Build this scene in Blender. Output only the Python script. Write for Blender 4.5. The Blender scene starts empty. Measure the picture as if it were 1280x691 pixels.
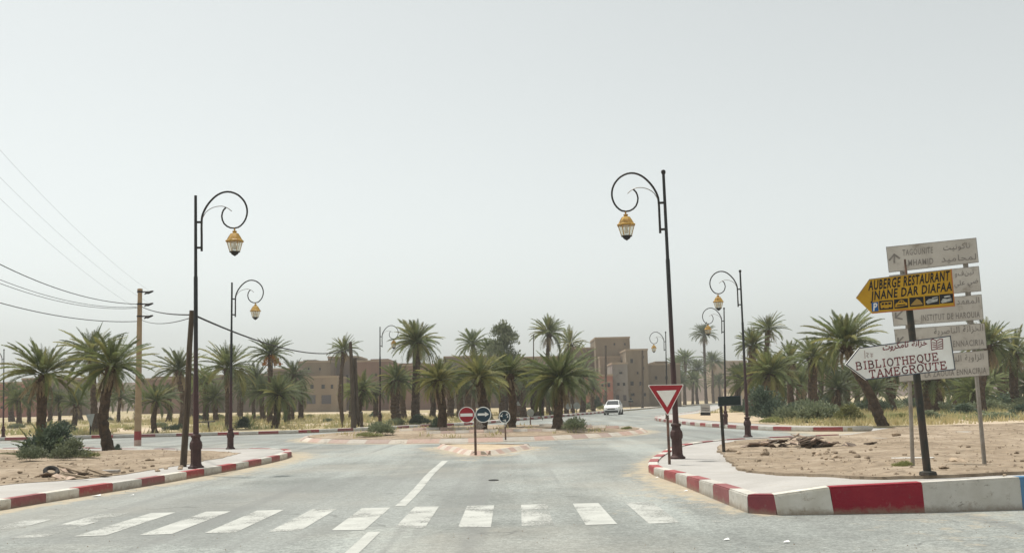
import bpy, bmesh, math, random
from mathutils import Vector, Matrix, Euler, noise
from mathutils.geometry import delaunay_2d_cdt
R_ = math.radians
rng = random.Random(7)
scene = bpy.context.scene
COL = scene.collection

# ------------------------------------------------------------------ camera
FPX, CX, CY, CAM_H = 1250.0, 640.0, 345.5, 1.5
PITCH, ROLL = math.atan(156.5 / FPX), R_(1.3)
CAM_ROT = Matrix.Rotation(math.pi / 2 + PITCH, 3, 'X') @ Matrix.Rotation(-ROLL, 3, 'Z')
cam_data = bpy.data.cameras.new('camera')
cam_data.sensor_fit = 'HORIZONTAL'
cam_data.sensor_width = 36.0
cam_data.lens = 36.0 * FPX / 1280.0
cam_data.clip_start = 0.1
cam_data.clip_end = 6000
cam = bpy.data.objects.new('camera', cam_data)
cam.matrix_world = Matrix.Translation((0, 0, CAM_H)) @ CAM_ROT.to_4x4()
COL.objects.link(cam)
scene.camera = cam

# ------------------------------------------------------------------ sky, sun, exposure
SUN_EL, SUN_AZ = R_(71), R_(-50)          # azimuth from +Y towards +X
world = bpy.data.worlds.new('World')
scene.world = world
world.use_nodes = True
wn, wl = world.node_tree.nodes, world.node_tree.links
wn.clear()
sky = wn.new('ShaderNodeTexSky')
sky.sky_type = 'NISHITA'
sky.sun_disc = False
sky.sun_elevation = SUN_EL
sky.sun_rotation = SUN_AZ
sky.altitude = 700
sky.air_density = 1.0
sky.dust_density = 3.6
sky.ozone_density = 1.0
hsv = wn.new('ShaderNodeHueSaturation')
hsv.inputs['Saturation'].default_value = 0.16
bg = wn.new('ShaderNodeBackground')
bg.inputs['Strength'].default_value = 0.15
wo = wn.new('ShaderNodeOutputWorld')
wl.new(sky.outputs['Color'], hsv.inputs['Color'])
tint = wn.new('ShaderNodeMix'); tint.data_type = 'RGBA'; tint.blend_type = 'MULTIPLY'
tint.inputs[0].default_value = 1.0; tint.inputs[7].default_value = (0.972, 1.0, 0.952, 1)     # dusty air, not blue
wl.new(hsv.outputs['Color'], tint.inputs[6])
wl.new(tint.outputs[2], bg.inputs['Color'])
wl.new(bg.outputs[0], wo.inputs['Surface'])
sd = bpy.data.lights.new('sun', 'SUN')
sd.energy = 3.6
sd.angle = R_(2.0)
sd.color = (1.0, 0.955, 0.88)
sun = bpy.data.objects.new('sun', sd)
sv = Vector((math.cos(SUN_EL) * math.sin(SUN_AZ), math.cos(SUN_EL) * math.cos(SUN_AZ), math.sin(SUN_EL)))
sun.rotation_euler = sv.to_track_quat('Z', 'Y').to_euler()
sun.location = sv * 60
COL.objects.link(sun)
vs = scene.view_settings
vs.view_transform = 'Standard'
vs.look = 'None'
vs.exposure = 0.19
vs.gamma = 1.0
vs.use_curve_mapping = False
scene.render.engine = 'CYCLES'
scene.cycles.use_denoising = True
scene.cycles.max_bounces = 6
scene.cycles.diffuse_bounces = 3
scene.cycles.transparent_max_bounces = 12
scene.cycles.volume_bounces = 0
HAZE = 0.00065

# ------------------------------------------------------------------ camera-model helpers (where a point of the photo stands in the place)
def ray(px, py):
    return CAM_ROT @ Vector(((px - CX) / FPX, -(py - CY) / FPX, -1.0))
def at_z(px, py, z=0.0):
    d = ray(px, py); t = (z - CAM_H) / d.z
    return Vector((d.x * t, d.y * t, z))
def at_y(px, py, Y):
    d = ray(px, py); t = Y / d.y
    return Vector((d.x * t, Y, CAM_H + d.z * t))
def on_plane(px, py, p0, n):
    d = ray(px, py); o = Vector((0, 0, CAM_H))
    t = (p0 - o).dot(n) / d.dot(n)
    return o + d * t

# ------------------------------------------------------------------ materials
def _nt(name):
    m = bpy.data.materials.new(name)
    m.use_nodes = True
    nt = m.node_tree
    nt.nodes.clear()
    out = nt.nodes.new('ShaderNodeOutputMaterial')
    return m, nt, out
def _n(nt, t, **kw):
    n = nt.nodes.new(t)
    for k, v in kw.items():
        if k in n.inputs: n.inputs[k].default_value = v
        else: setattr(n, k, v)
    return n
def c4(c): return (c[0], c[1], c[2], 1.0)
def mix(nt, fac, a, b, blend='MIX'):
    m = nt.nodes.new('ShaderNodeMix'); m.data_type = 'RGBA'; m.blend_type = blend
    for sock, v in ((m.inputs[0], fac), (m.inputs[6], a), (m.inputs[7], b)):
        if hasattr(v, 'links') or isinstance(v, bpy.types.NodeSocket): nt.links.new(v, sock)
        elif isinstance(v, (int, float)): sock.default_value = v
        else: sock.default_value = c4(v)
    return m.outputs[2]
def ramp(nt, src, lo, hi, v0=0.0, v1=1.0):
    r = nt.nodes.new('ShaderNodeMapRange'); r.interpolation_type = 'SMOOTHSTEP'
    r.inputs[1].default_value = lo; r.inputs[2].default_value = hi
    r.inputs[3].default_value = v0; r.inputs[4].default_value = v1
    nt.links.new(src, r.inputs[0]); return r.outputs[0]
def coords(nt, world_space=False, rnd=True):
    if world_space:
        g = nt.nodes.new('ShaderNodeNewGeometry'); return g.outputs['Position']
    t = nt.nodes.new('ShaderNodeTexCoord')
    if not rnd: return t.outputs['Object']
    oi = nt.nodes.new('ShaderNodeObjectInfo')
    mm = nt.nodes.new('ShaderNodeVectorMath'); mm.operation = 'MULTIPLY_ADD'
    nt.links.new(oi.outputs['Random'], mm.inputs[0]); mm.inputs[1].default_value = (37, 53, 71)
    nt.links.new(t.outputs['Object'], mm.inputs[2]); return mm.outputs[0]
def noise_tex(nt, vec, scale, detail=5, rough=0.6, sc3=None):
    if sc3:
        mp = nt.nodes.new('ShaderNodeMapping'); mp.inputs['Scale'].default_value = sc3
        nt.links.new(vec, mp.inputs['Vector']); vec = mp.outputs[0]
    t = nt.nodes.new('ShaderNodeTexNoise')
    t.inputs['Scale'].default_value = scale; t.inputs['Detail'].default_value = detail; t.inputs['Roughness'].default_value = rough
    nt.links.new(vec, t.inputs['Vector']); return t.outputs['Fac']
def bump(nt, height, strength, dist=0.02):
    b = nt.nodes.new('ShaderNodeBump'); b.inputs['Strength'].default_value = strength; b.inputs['Distance'].default_value = dist
    nt.links.new(height, b.inputs['Height']); return b.outputs[0]
def principled(nt, out, col, rough=0.8, metal=0.0, nrm=None, spec=0.3):
    p = nt.nodes.new('ShaderNodeBsdfPrincipled')
    if isinstance(col, bpy.types.NodeSocket): nt.links.new(col, p.inputs['Base Color'])
    else: p.inputs['Base Color'].default_value = c4(col)
    p.inputs['Roughness'].default_value = rough; p.inputs['Metallic'].default_value = metal
    p.inputs['Specular IOR Level'].default_value = spec
    if nrm is not None: nt.links.new(nrm, p.inputs['Normal'])
    if out is not None: nt.links.new(p.outputs[0], out.inputs['Surface'])
    return p
def mat(name, a, b=None, scale=4.0, lo=0.35, hi=0.65, rough=0.8, metal=0.0, bscale=30.0, bstr=0.0, bdist=0.02, val=0.0, spec=0.3, ws=False, sc3=None, c=None, cscale=1.0, clo=.5, chi=.7):
    m, nt, out = _nt(name)
    v = coords(nt, ws)
    col = a
    if b is not None: col = mix(nt, ramp(nt, noise_tex(nt, v, scale, sc3=sc3), lo, hi), a, b)
    if c is not None: col = mix(nt, ramp(nt, noise_tex(nt, v, cscale, 7, .7), clo, chi), col, c)
    if val:
        oi = nt.nodes.new('ShaderNodeObjectInfo')
        h = nt.nodes.new('ShaderNodeHueSaturation')
        nt.links.new(ramp(nt, oi.outputs['Random'], 0, 1, 1 - val, 1 + val), h.inputs['Value'])
        if isinstance(col, bpy.types.NodeSocket): nt.links.new(col, h.inputs['Color'])
        else: h.inputs['Color'].default_value = c4(col)
        col = h.outputs[0]
    nr = bump(nt, noise_tex(nt, v, bscale, 4), bstr, bdist) if bstr else None
    principled(nt, out, col, rough, metal, nr, spec)
    return m
def leaf_mat(name, a, b, trans=0.25, val=0.25, rough=0.55, scale=1.3, c=None):
    m, nt, out = _nt(name)
    v = coords(nt)
    col = mix(nt, ramp(nt, noise_tex(nt, v, scale, 3), 0.35, 0.65), a, b)
    if c is not None: col = mix(nt, ramp(nt, noise_tex(nt, v, 3.1, 2), 0.55, 0.7), col, c)
    oi = nt.nodes.new('ShaderNodeObjectInfo')
    h = nt.nodes.new('ShaderNodeHueSaturation')
    nt.links.new(ramp(nt, oi.outputs['Random'], 0, 1, 1 - val, 1 + val), h.inputs['Value'])
    nt.links.new(col, h.inputs['Color'])
    p = principled(nt, None, h.outputs[0], rough, spec=0.35)
    t = nt.nodes.new('ShaderNodeBsdfTranslucent'); nt.links.new(h.outputs[0], t.inputs['Color'])
    ms = nt.nodes.new('ShaderNodeMixShader'); ms.inputs[0].default_value = trans
    nt.links.new(p.outputs[0], ms.inputs[1]); nt.links.new(t.outputs[0], ms.inputs[2])
    nt.links.new(ms.outputs[0], out.inputs['Surface'])
    return m

def asphalt_mat():
    m, nt, out = _nt('worn_asphalt')
    v = coords(nt, True)
    base = mix(nt, ramp(nt, noise_tex(nt, v, 0.35, 5), 0.35, 0.68), (0.182, 0.193, 0.181), (0.265, 0.279, 0.263))
    # polished wheel tracks run along the lanes
    tr = noise_tex(nt, v, 1.0, 4, 0.55, sc3=(0.55, 0.05, 1))
    base = mix(nt, ramp(nt, tr, 0.46, 0.66, 0, 0.85), base, (0.325, 0.346, 0.327))
    vo = nt.nodes.new('ShaderNodeTexVoronoi'); vo.inputs['Scale'].default_value = 48
    nt.links.new(v, vo.inputs['Vector'])
    sep = nt.nodes.new('ShaderNodeSeparateColor'); nt.links.new(vo.outputs['Color'], sep.inputs[0])
    agg = mix(nt, ramp(nt, sep.outputs[0], 0.1, 0.9), (0.55, 0.55, 0.55), (1.45, 1.45, 1.42))
    base = mix(nt, 0.42, base, agg, 'MULTIPLY')
    fine = mix(nt, ramp(nt, noise_tex(nt, v, 9, 6, .75), 0.3, 0.7), (0.72, 0.72, 0.72), (1.2, 1.2, 1.2))
    base = mix(nt, 0.85, base, fine, 'MULTIPLY')
    # tan dust film and darker tyre lines
    base = mix(nt, ramp(nt, noise_tex(nt, v, 0.16, 6, .6), 0.44, 0.66, 0, 0.42), base, (0.34, 0.315, 0.265))
    base = mix(nt, ramp(nt, noise_tex(nt, v, 1.0, 3, .5, sc3=(1.5, 0.035, 1)), 0.55, 0.68, 0, 0.55), base, (0.165, 0.168, 0.16))
    pt = nt.nodes.new('ShaderNodeTexVoronoi'); pt.inputs['Scale'].default_value = 0.13; nt.links.new(v, pt.inputs['Vector'])
    ps = nt.nodes.new('ShaderNodeSeparateColor'); nt.links.new(pt.outputs['Color'], ps.inputs[0])
    base = mix(nt, ramp(nt, ps.outputs[0], .72, .74, 0, .35), base, (0.2, 0.205, 0.195))
    # thin cracks and old patches
    vc = nt.nodes.new('ShaderNodeTexVoronoi'); vc.feature = 'DISTANCE_TO_EDGE'; vc.inputs['Scale'].default_value = 0.22
    wv = nt.nodes.new('ShaderNodeVectorMath'); wv.operation = 'MULTIPLY_ADD'
    nn = nt.nodes.new('ShaderNodeTexNoise'); nn.inputs['Scale'].default_value = 0.9; nt.links.new(v, nn.inputs['Vector'])
    nt.links.new(nn.outputs['Color'], wv.inputs[0]); wv.inputs[1].default_value = (2.2, 2.2, 0); nt.links.new(v, wv.inputs[2])
    nt.links.new(wv.outputs[0], vc.inputs['Vector'])
    crack = ramp(nt, vc.outputs['Distance'], 0.0, 0.006, 1, 0)
    ck = nt.nodes.new('ShaderNodeMath'); ck.operation = 'MULTIPLY'
    nt.links.new(crack, ck.inputs[0]); nt.links.new(ramp(nt, noise_tex(nt, v, 0.4, 2), 0.5, 0.62, 0, 0.55), ck.inputs[1])
    base = mix(nt, ck.outputs[0], base, (0.07, 0.07, 0.068))
    at = nt.nodes.new('ShaderNodeAttribute'); at.attribute_name = 'sand'
    ad = nt.nodes.new('ShaderNodeMath'); ad.operation = 'ADD'
    nt.links.new(at.outputs['Fac'], ad.inputs[0])
    nt.links.new(ramp(nt, noise_tex(nt, v, 2.6, 8, .72), 0.25, 0.75, -0.5, 0.5), ad.inputs[1])
    sandc = mix(nt, ramp(nt, noise_tex(nt, v, 5, 6), 0.3, 0.7), (0.36, 0.30, 0.21), (0.44, 0.375, 0.275))
    base = mix(nt, ramp(nt, ad.outputs[0], 0.30, 0.95, 0, .92), base, sandc)
    h = nt.nodes.new('ShaderNodeMath'); h.operation = 'ADD'
    nt.links.new(sep.outputs[0], h.inputs[0]); nt.links.new(noise_tex(nt, v, 22, 4), h.inputs[1])
    principled(nt, out, base, 0.82, 0, bump(nt, h.outputs[0], 0.35, 0.01), 0.35)
    return m
def paint_mat(name, col, wear=0.5):
    m, nt, out = _nt(name)
    v = coords(nt, True)
    p = principled(nt, None, mix(nt, ramp(nt, noise_tex(nt, v, 2.5, 5), .3, .7), col, tuple(k * 0.8 for k in col)), 0.75)
    t = nt.nodes.new('ShaderNodeBsdfTransparent')
    ms = nt.nodes.new('ShaderNodeMixShader')
    nz = nt.nodes.new('ShaderNodeMath'); nz.operation = 'ADD'
    nt.links.new(noise_tex(nt, v, 24, 6, .8), nz.inputs[0]); nt.links.new(noise_tex(nt, v, 1.1, 3), nz.inputs[1])
    at = nt.nodes.new('ShaderNodeAttribute'); at.attribute_name = 'wear'
    n2 = nt.nodes.new('ShaderNodeMath'); n2.operation = 'ADD'
    nt.links.new(nz.outputs[0], n2.inputs[0]); nt.links.new(at.outputs['Fac'], n2.inputs[1])
    nt.links.new(ramp(nt, n2.outputs[0], 1.5 - wear, 1.78 - wear), ms.inputs[0])
    nt.links.new(p.outputs[0], ms.inputs[1]); nt.links.new(t.outputs[0], ms.inputs[2])
    nt.links.new(ms.outputs[0], out.inputs['Surface'])
    return m
def dirt_mat(name, a, b, c, stone=True, patch=None, pscale=0.12, plo=.45, phi=.6):
    m, nt, out = _nt(name)
    v = coords(nt, True)
    col = mix(nt, ramp(nt, noise_tex(nt, v, 0.5, 6, .65), 0.32, 0.68), a, b)
    col = mix(nt, ramp(nt, noise_tex(nt, v, 3.2, 8, .75), 0.42, 0.7, 0, .8), col, c)
    if patch: col = mix(nt, ramp(nt, noise_tex(nt, v, pscale, 5, .6), plo, phi), col, patch)
    hh = noise_tex(nt, v, 7, 9, .75)
    if stone:
        vo = nt.nodes.new('ShaderNodeTexVoronoi'); vo.inputs['Scale'].default_value = 9; nt.links.new(v, vo.inputs['Vector'])
        sp = nt.nodes.new('ShaderNodeSeparateColor'); nt.links.new(vo.outputs['Color'], sp.inputs[0])
        col = mix(nt, ramp(nt, sp.outputs[0], .7, 1, 0, .45), col, tuple(k * 1.45 for k in a))
        col = mix(nt, ramp(nt, sp.outputs[1], .8, 1, 0, .5), col, tuple(k * .5 for k in a))
    principled(nt, out, col, 0.95, 0, bump(nt, hh, 0.8, 0.06), 0.1)
    return m
def kerb_mat(name, a, b, worn, amt=0.5):
    m, nt, out = _nt(name)
    v = coords(nt, True)
    col = mix(nt, ramp(nt, noise_tex(nt, v, 3.0, 4), .3, .7), a, b)
    col = mix(nt, ramp(nt, noise_tex(nt, v, 6.5, 9, .78), 0.60 - 0.06 * amt, 0.68, 0, amt), col, worn)
    # chipped plaster and grime blotches low on the face
    col = mix(nt, ramp(nt, noise_tex(nt, v, 4.2, 10, .82, sc3=(1, 1, 1.8)), 0.625 - .06 * amt, 0.67 - .04 * amt, 0, .35 + .4 * amt), col, tuple(k * .5 for k in worn))
    # splash dirt near the road
    sx = nt.nodes.new('ShaderNodeSeparateXYZ'); nt.links.new(v, sx.inputs[0])
    n1 = nt.nodes.new('ShaderNodeMath'); n1.operation = 'MULTIPLY_ADD'
    nt.links.new(noise_tex(nt, v, 9, 6, .7), n1.inputs[0]); n1.inputs[1].default_value = -0.22; nt.links.new(sx.outputs['Z'], n1.inputs[2])
    col = mix(nt, ramp(nt, n1.outputs[0], -0.12, 0.0, .75, 0) if 'dusty' not in name else 0.0, col, (0.27, 0.21, 0.15))
    oi = nt.nodes.new('ShaderNodeObjectInfo')
    h = nt.nodes.new('ShaderNodeHueSaturation')
    nt.links.new(ramp(nt, oi.outputs['Random'], 0, 1, .86, 1.1), h.inputs['Value'])
    nt.links.new(ramp(nt, oi.outputs['Random'], 0, 1, .82, 1.05), h.inputs['Saturation'])
    nt.links.new(col, h.inputs['Color'])
    principled(nt, out, h.outputs[0], 0.85, 0, bump(nt, noise_tex(nt, v, 18, 6, .7), .4, .02), .25)
    return m
def pavement_mat():
    m, nt, out = _nt('pale_concrete')
    v = coords(nt, True)
    col = mix(nt, ramp(nt, noise_tex(nt, v, 0.9, 6), .3, .7), (0.365, 0.348, 0.325), (0.425, 0.408, 0.385))
    col = mix(nt, ramp(nt, noise_tex(nt, v, 3.4, 8, .7), .56, .72, 0, .6), col, (0.36, 0.30, 0.23))
    br = nt.nodes.new('ShaderNodeTexBrick'); br.inputs['Scale'].default_value = 1.6
    br.inputs['Mortar Size'].default_value = 0.006; br.inputs['Color1'].default_value = (1, 1, 1, 1); br.inputs['Color2'].default_value = (.95, .95, .95, 1)
    br.inputs['Mortar'].default_value = (.8, .78, .75, 1); nt.links.new(v, br.inputs['Vector'])
    col = mix(nt, .7, col, br.outputs['Color'], 'MULTIPLY')
    principled(nt, out, col, .88, 0, bump(nt, noise_tex(nt, v, 14, 7, .7), .35, .015), .2)
    return m
def glass_mat():
    m, nt, out = _nt('lantern_glass')
    p = principled(nt, None, (.85, .85, .78), .08, spec=.5)
    t = nt.nodes.new('ShaderNodeBsdfTransparent'); t.inputs[0].default_value = (.9, .9, .85, 1)
    ms = nt.nodes.new('ShaderNodeMixShader'); ms.inputs[0].default_value = .72
    nt.links.new(p.outputs[0], ms.inputs[1]); nt.links.new(t.outputs[0], ms.inputs[2]); nt.links.new(ms.outputs[0], out.inputs['Surface'])
    return m
def pole_mat():
    m, nt, out = _nt('lamp_paint')
    v = coords(nt, False, True)
    t = nt.nodes.new('ShaderNodeTexCoord'); sx = nt.nodes.new('ShaderNodeSeparateXYZ'); nt.links.new(t.outputs['Object'], sx.inputs[0])
    a = nt.nodes.new('ShaderNodeMath'); a.operation = 'MULTIPLY_ADD'
    nt.links.new(noise_tex(nt, v, 1.2, 5), a.inputs[0]); a.inputs[1].default_value = 2.6; nt.links.new(sx.outputs['Z'], a.inputs[2])
    col = mix(nt, ramp(nt, a.outputs[0], 2.4, 5.0), (0.062, 0.026, 0.025), (0.018, 0.021, 0.020))
    col = mix(nt, ramp(nt, noise_tex(nt, v, 5, 8, .75), .6, .72, 0, .7), col, (0.16, 0.10, 0.075))
    principled(nt, out, col, .55, 0, bump(nt, noise_tex(nt, v, 12, 5), .2, .01), .4)
    return m

M = dict(
    asphalt=asphalt_mat(), pavement=pavement_mat(),
    mark=paint_mat('road_paint', (0.48, 0.485, 0.45), 0.53), mark_old=paint_mat('worn_road_paint', (0.5, 0.5, 0.47), 0.46),
    dirt=dirt_mat('sandy_dirt', (0.265, 0.207, 0.146), (0.375, 0.302, 0.225), (0.155, 0.117, 0.083), True, (0.41, 0.335, 0.255), 0.45, .5, .68),
    sand=dirt_mat('pale_sand', (0.46, 0.37, 0.26), (0.54, 0.44, 0.32), (0.36, 0.28, 0.19), False),
    plain=dirt_mat('dry_plain', (0.40, 0.325, 0.205), (0.34, 0.285, 0.165), (0.25, 0.225, 0.125), False, (0.50, 0.41, 0.31), 0.055, .5, .6),
    hill=dirt_mat('brown_hillside', (0.14, 0.105, 0.08), (0.175, 0.13, 0.10), (0.09, 0.072, 0.058), False),
    k_white=kerb_mat('white_kerb_paint', (0.60, 0.575, 0.52), (0.50, 0.47, 0.41), (0.30, 0.25, 0.19), .85),
    k_red=kerb_mat('red_kerb_paint', (0.32, 0.085, 0.085), (0.27, 0.065, 0.068), (0.40, 0.28, 0.23), .8),
    k_dred=kerb_mat('shaded_red_kerb_paint', (0.23, 0.018, 0.032), (0.27, 0.024, 0.036), (0.30, 0.17, 0.15), .5),  # darker copy of the red: shade on the front kerb faces painted into the colour
    k_blue=kerb_mat('blue_kerb_paint', (0.05, 0.19, 0.38), (0.06, 0.23, 0.43), (0.2, 0.25, 0.3), .3),
    lamp=pole_mat(), brass=mat('ochre_lantern_paint', (0.50, 0.30, 0.045), (0.38, 0.20, 0.035), 6, rough=.45, spec=.5),
    dark=mat('dark_iron', (0.02, 0.021, 0.02), (0.035, 0.03, 0.027), 8, rough=.6), glass=glass_mat(),
    bulb=mat('frosted_bulb', (.75, .72, .62), rough=.35),
    plinth=mat('brown_red_pedestal', (0.05, 0.026, 0.024), (0.075, 0.038, 0.033), 3, rough=.6, bscale=9, bstr=.2, c=(.2, .15, .12), cscale=4, clo=.58, chi=.75),
    wood=mat('grey_wood', (0.11, 0.085, 0.06), (0.065, 0.05, 0.038), 6, rough=.9, bscale=14, bstr=.5, sc3=(4, 4, .4)),
    plank=mat('weathered_plank', (0.30, 0.23, 0.16), (0.2, 0.15, 0.1), 6, rough=.9, bscale=14, bstr=.4),
    concrete=mat('pole_concrete', (0.40, 0.29, 0.18), (0.33, 0.235, 0.145), 2.5, rough=.9, bscale=12, bstr=.3),
    band_red=mat('pole_red_band', (0.33, 0.06, 0.06), (0.26, 0.06, 0.06), 5), band_pale=mat('pole_pale_band', (.55, .42, .36), (.42, .3, .25), 5),
    cable=mat('cable_rubber', (.03, .03, .03), rough=.7),
    trunk=mat('palm_trunk', (0.12, 0.085, 0.058), (0.065, 0.047, 0.034), 7, rough=.95, bscale=11, bstr=1.0, bdist=.05, val=.2),
    frond=leaf_mat('palm_frond_green', (0.140, 0.175, 0.066), (0.198, 0.22, 0.092), .34, .34),
    frond_y=leaf_mat('palm_frond_yellowish', (0.225, 0.23, 0.08), (0.28, 0.268, 0.105), .34, .28),
    frond_d=leaf_mat('palm_frond_dark', (0.115, 0.148, 0.066), (0.165, 0.188, 0.088), .32, .3),
    dead=leaf_mat('palm_frond_dry', (0.36, 0.285, 0.18), (0.27, 0.21, 0.135), .12, .25),
    bush=leaf_mat('shrub_grey_green', (0.165, 0.195, 0.115), (0.215, 0.24, 0.145), .3, .2), bush_d=leaf_mat('shrub_dark_green', (0.075, 0.108, 0.075), (0.105, 0.14, 0.09), .25, .2),
    bush_y=leaf_mat('shrub_yellow_green', (0.2, 0.215, 0.08), (0.25, 0.25, 0.1), .25, .2),
    tree=leaf_mat('tamarisk_green', (0.16, 0.185, 0.115), (0.21, 0.23, 0.14), .32, .2),
    grass=leaf_mat('dry_grass', (0.56, 0.47, 0.25), (0.40, 0.37, 0.18), .4, .1, c=(.30, .31, .155), scale=.22), grass_g=leaf_mat('green_ground_cover', (0.27, 0.31, 0.14), (0.36, 0.37, 0.18), .4, .1, scale=.3),
    stone=mat('field_stone', (0.36, 0.28, 0.2), (0.28, 0.215, 0.155), 3, rough=.95, bscale=10, bstr=.6, val=.25),
    slab=mat('broken_slab', (0.34, 0.265, 0.205), (0.23, 0.17, 0.135), 4, rough=.95, bscale=12, bstr=.5, val=.6),
    rubber=mat('tyre_rubber', (.022, .022, .023), (.05, .045, .04), 6, rough=.9), litter=mat('white_plastic', (.7, .7, .68), rough=.6),
    s_white=mat('sign_white', (.84, .83, .79), (.78, .76, .71), 3, rough=.55, c=(.6, .54, .46), cscale=5, clo=.62, chi=.78),
    s_grey=mat('old_board_white', (.53, .50, .45), (.45, .42, .375), 2.2, rough=.7, c=(.29, .255, .215), cscale=3.5, clo=.52, chi=.72),
    s_yellow=mat('sign_yellow', (.56, .32, .02), (.47, .255, .016), 3, rough=.5, c=(.3, .17, .03), cscale=6, clo=.6, chi=.75),
    s_black=mat('sign_black', (.018, .018, .018), rough=.6), s_brown=mat('faded_lettering', (.19, .175, .16), (.27, .25, .23), 9, rough=.8),
    s_dkred=mat('dark_red_lettering', (.17, .022, .03), (.22, .04, .045), 9, rough=.7), s_pink=mat('faded_pink_mark', (.5, .42, .39), rough=.8),
    s_orange=mat('sign_orange_edge', (.45, .16, .05), rough=.6), s_navy=mat('sign_navy', (.014, .04, .058), (.02, .05, .07), 4, rough=.45), s_edge=mat('plate_edge_blue_grey', (.05, .065, .1), (.09, .09, .1), 6, rough=.6),
    s_red=mat('sign_red', (.36, .022, .032), (.30, .02, .028), 4, rough=.45, c=(.34, .06, .05), cscale=6, clo=.6, chi=.8),
    s_blue=mat('parking_blue', (.02, .1, .3), rough=.5), s_tan=mat('pictogram_tan', (.35, .22, .06), rough=.6), s_pgrey=mat('pictogram_grey', (.3, .3, .28), (.5, .5, .46), 12, rough=.6),
    galv=mat('galvanised_steel', (.32, .30, .27), (.24, .215, .185), 6, rough=.55, metal=.3, c=(.2, .12, .07), cscale=4, clo=.58, chi=.75), signback=mat('sign_back_grey', (.3, .32, .3), (.24, .26, .24), 5, rough=.6),
    greenblack=mat('sign_green_black', (.012, .024, .024), (.02, .034, .034), 4, rough=.5), post_dark=mat('dark_green_post', (.028, .034, .03), (.06, .045, .035), 4, rough=.65, c=(.13, .09, .06), cscale=3, clo=.58, chi=.75),
    post_rust=mat('rusty_post', (.19, .115, .085), (.09, .06, .05), 5, rough=.8),
    earth1=mat('earth_wall', (0.27, 0.215, 0.155), (0.22, 0.175, 0.125), .35, rough=.95, bscale=2, bstr=.2, ws=True, c=(.17, .13, .1), cscale=.9, clo=.55, chi=.75, sc3=(1, 1, .25)), earth2=mat('pale_earth_wall', (0.32, 0.25, 0.18), (0.265, 0.205, 0.15), .35, rough=.95, ws=True, c=(.16, .125, .095), cscale=.9, clo=.55, chi=.75, sc3=(1, 1, .25)),
    earth3=mat('brown_wall', (0.205, 0.158, 0.118), (0.165, 0.127, 0.096), .35, rough=.95, ws=True, c=(.16, .125, .095), cscale=.9, clo=.55, chi=.75, sc3=(1, 1, .25)), pink=mat('pink_wall', (0.38, 0.18, 0.14), (0.32, 0.155, 0.12), .4, rough=.95, ws=True, c=(.16, .125, .095), cscale=.9, clo=.55, chi=.75, sc3=(1, 1, .25)),
    redearth=mat('reddish_earth_wall', (0.27, 0.17, 0.125), (0.21, 0.135, 0.1), .5, rough=.95, ws=True, c=(.16, .125, .095), cscale=.9, clo=.55, chi=.75, sc3=(1, 1, .25)),
    greyw=mat('grey_render', (0.30, 0.27, 0.24), (0.24, 0.215, 0.19), .4, rough=.95, ws=True, c=(.16, .125, .095), cscale=.9, clo=.55, chi=.75, sc3=(1, 1, .25)), cream=mat('cream_wall', (.56, .47, .35), (.48, .4, .3), .4, rough=.95, ws=True, c=(.16, .125, .095), cscale=.9, clo=.55, chi=.75, sc3=(1, 1, .25)), parapet=mat('parapet_cap', (.36, .28, .2), rough=.95),
    hole=mat('window_dark', (.03, .028, .027), rough=.25, spec=.5), shutter=mat('wood_shutter', (.12, .075, .05), rough=.8), gdoor=mat('garage_door', (.11, .1, .11), rough=.7),
    car=mat('car_white', (.78, .78, .76), rough=.25, spec=.5), carglass=mat('car_glass', (.02, .024, .026), rough=.08, spec=.6), trim=mat('black_trim', (.02, .02, .02), rough=.6),
    rim=mat('wheel_rim', (.45, .45, .45), rough=.35, metal=.6), headl=mat('headlight_lens', (.55, .57, .58), rough=.1, spec=.6), plate=mat('number_plate', (.7, .7, .68), rough=.5),
    oldpaint=mat('whitewashed_bark', (.42, .37, .32), (.25, .2, .16), 12, rough=.95),
)

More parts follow.
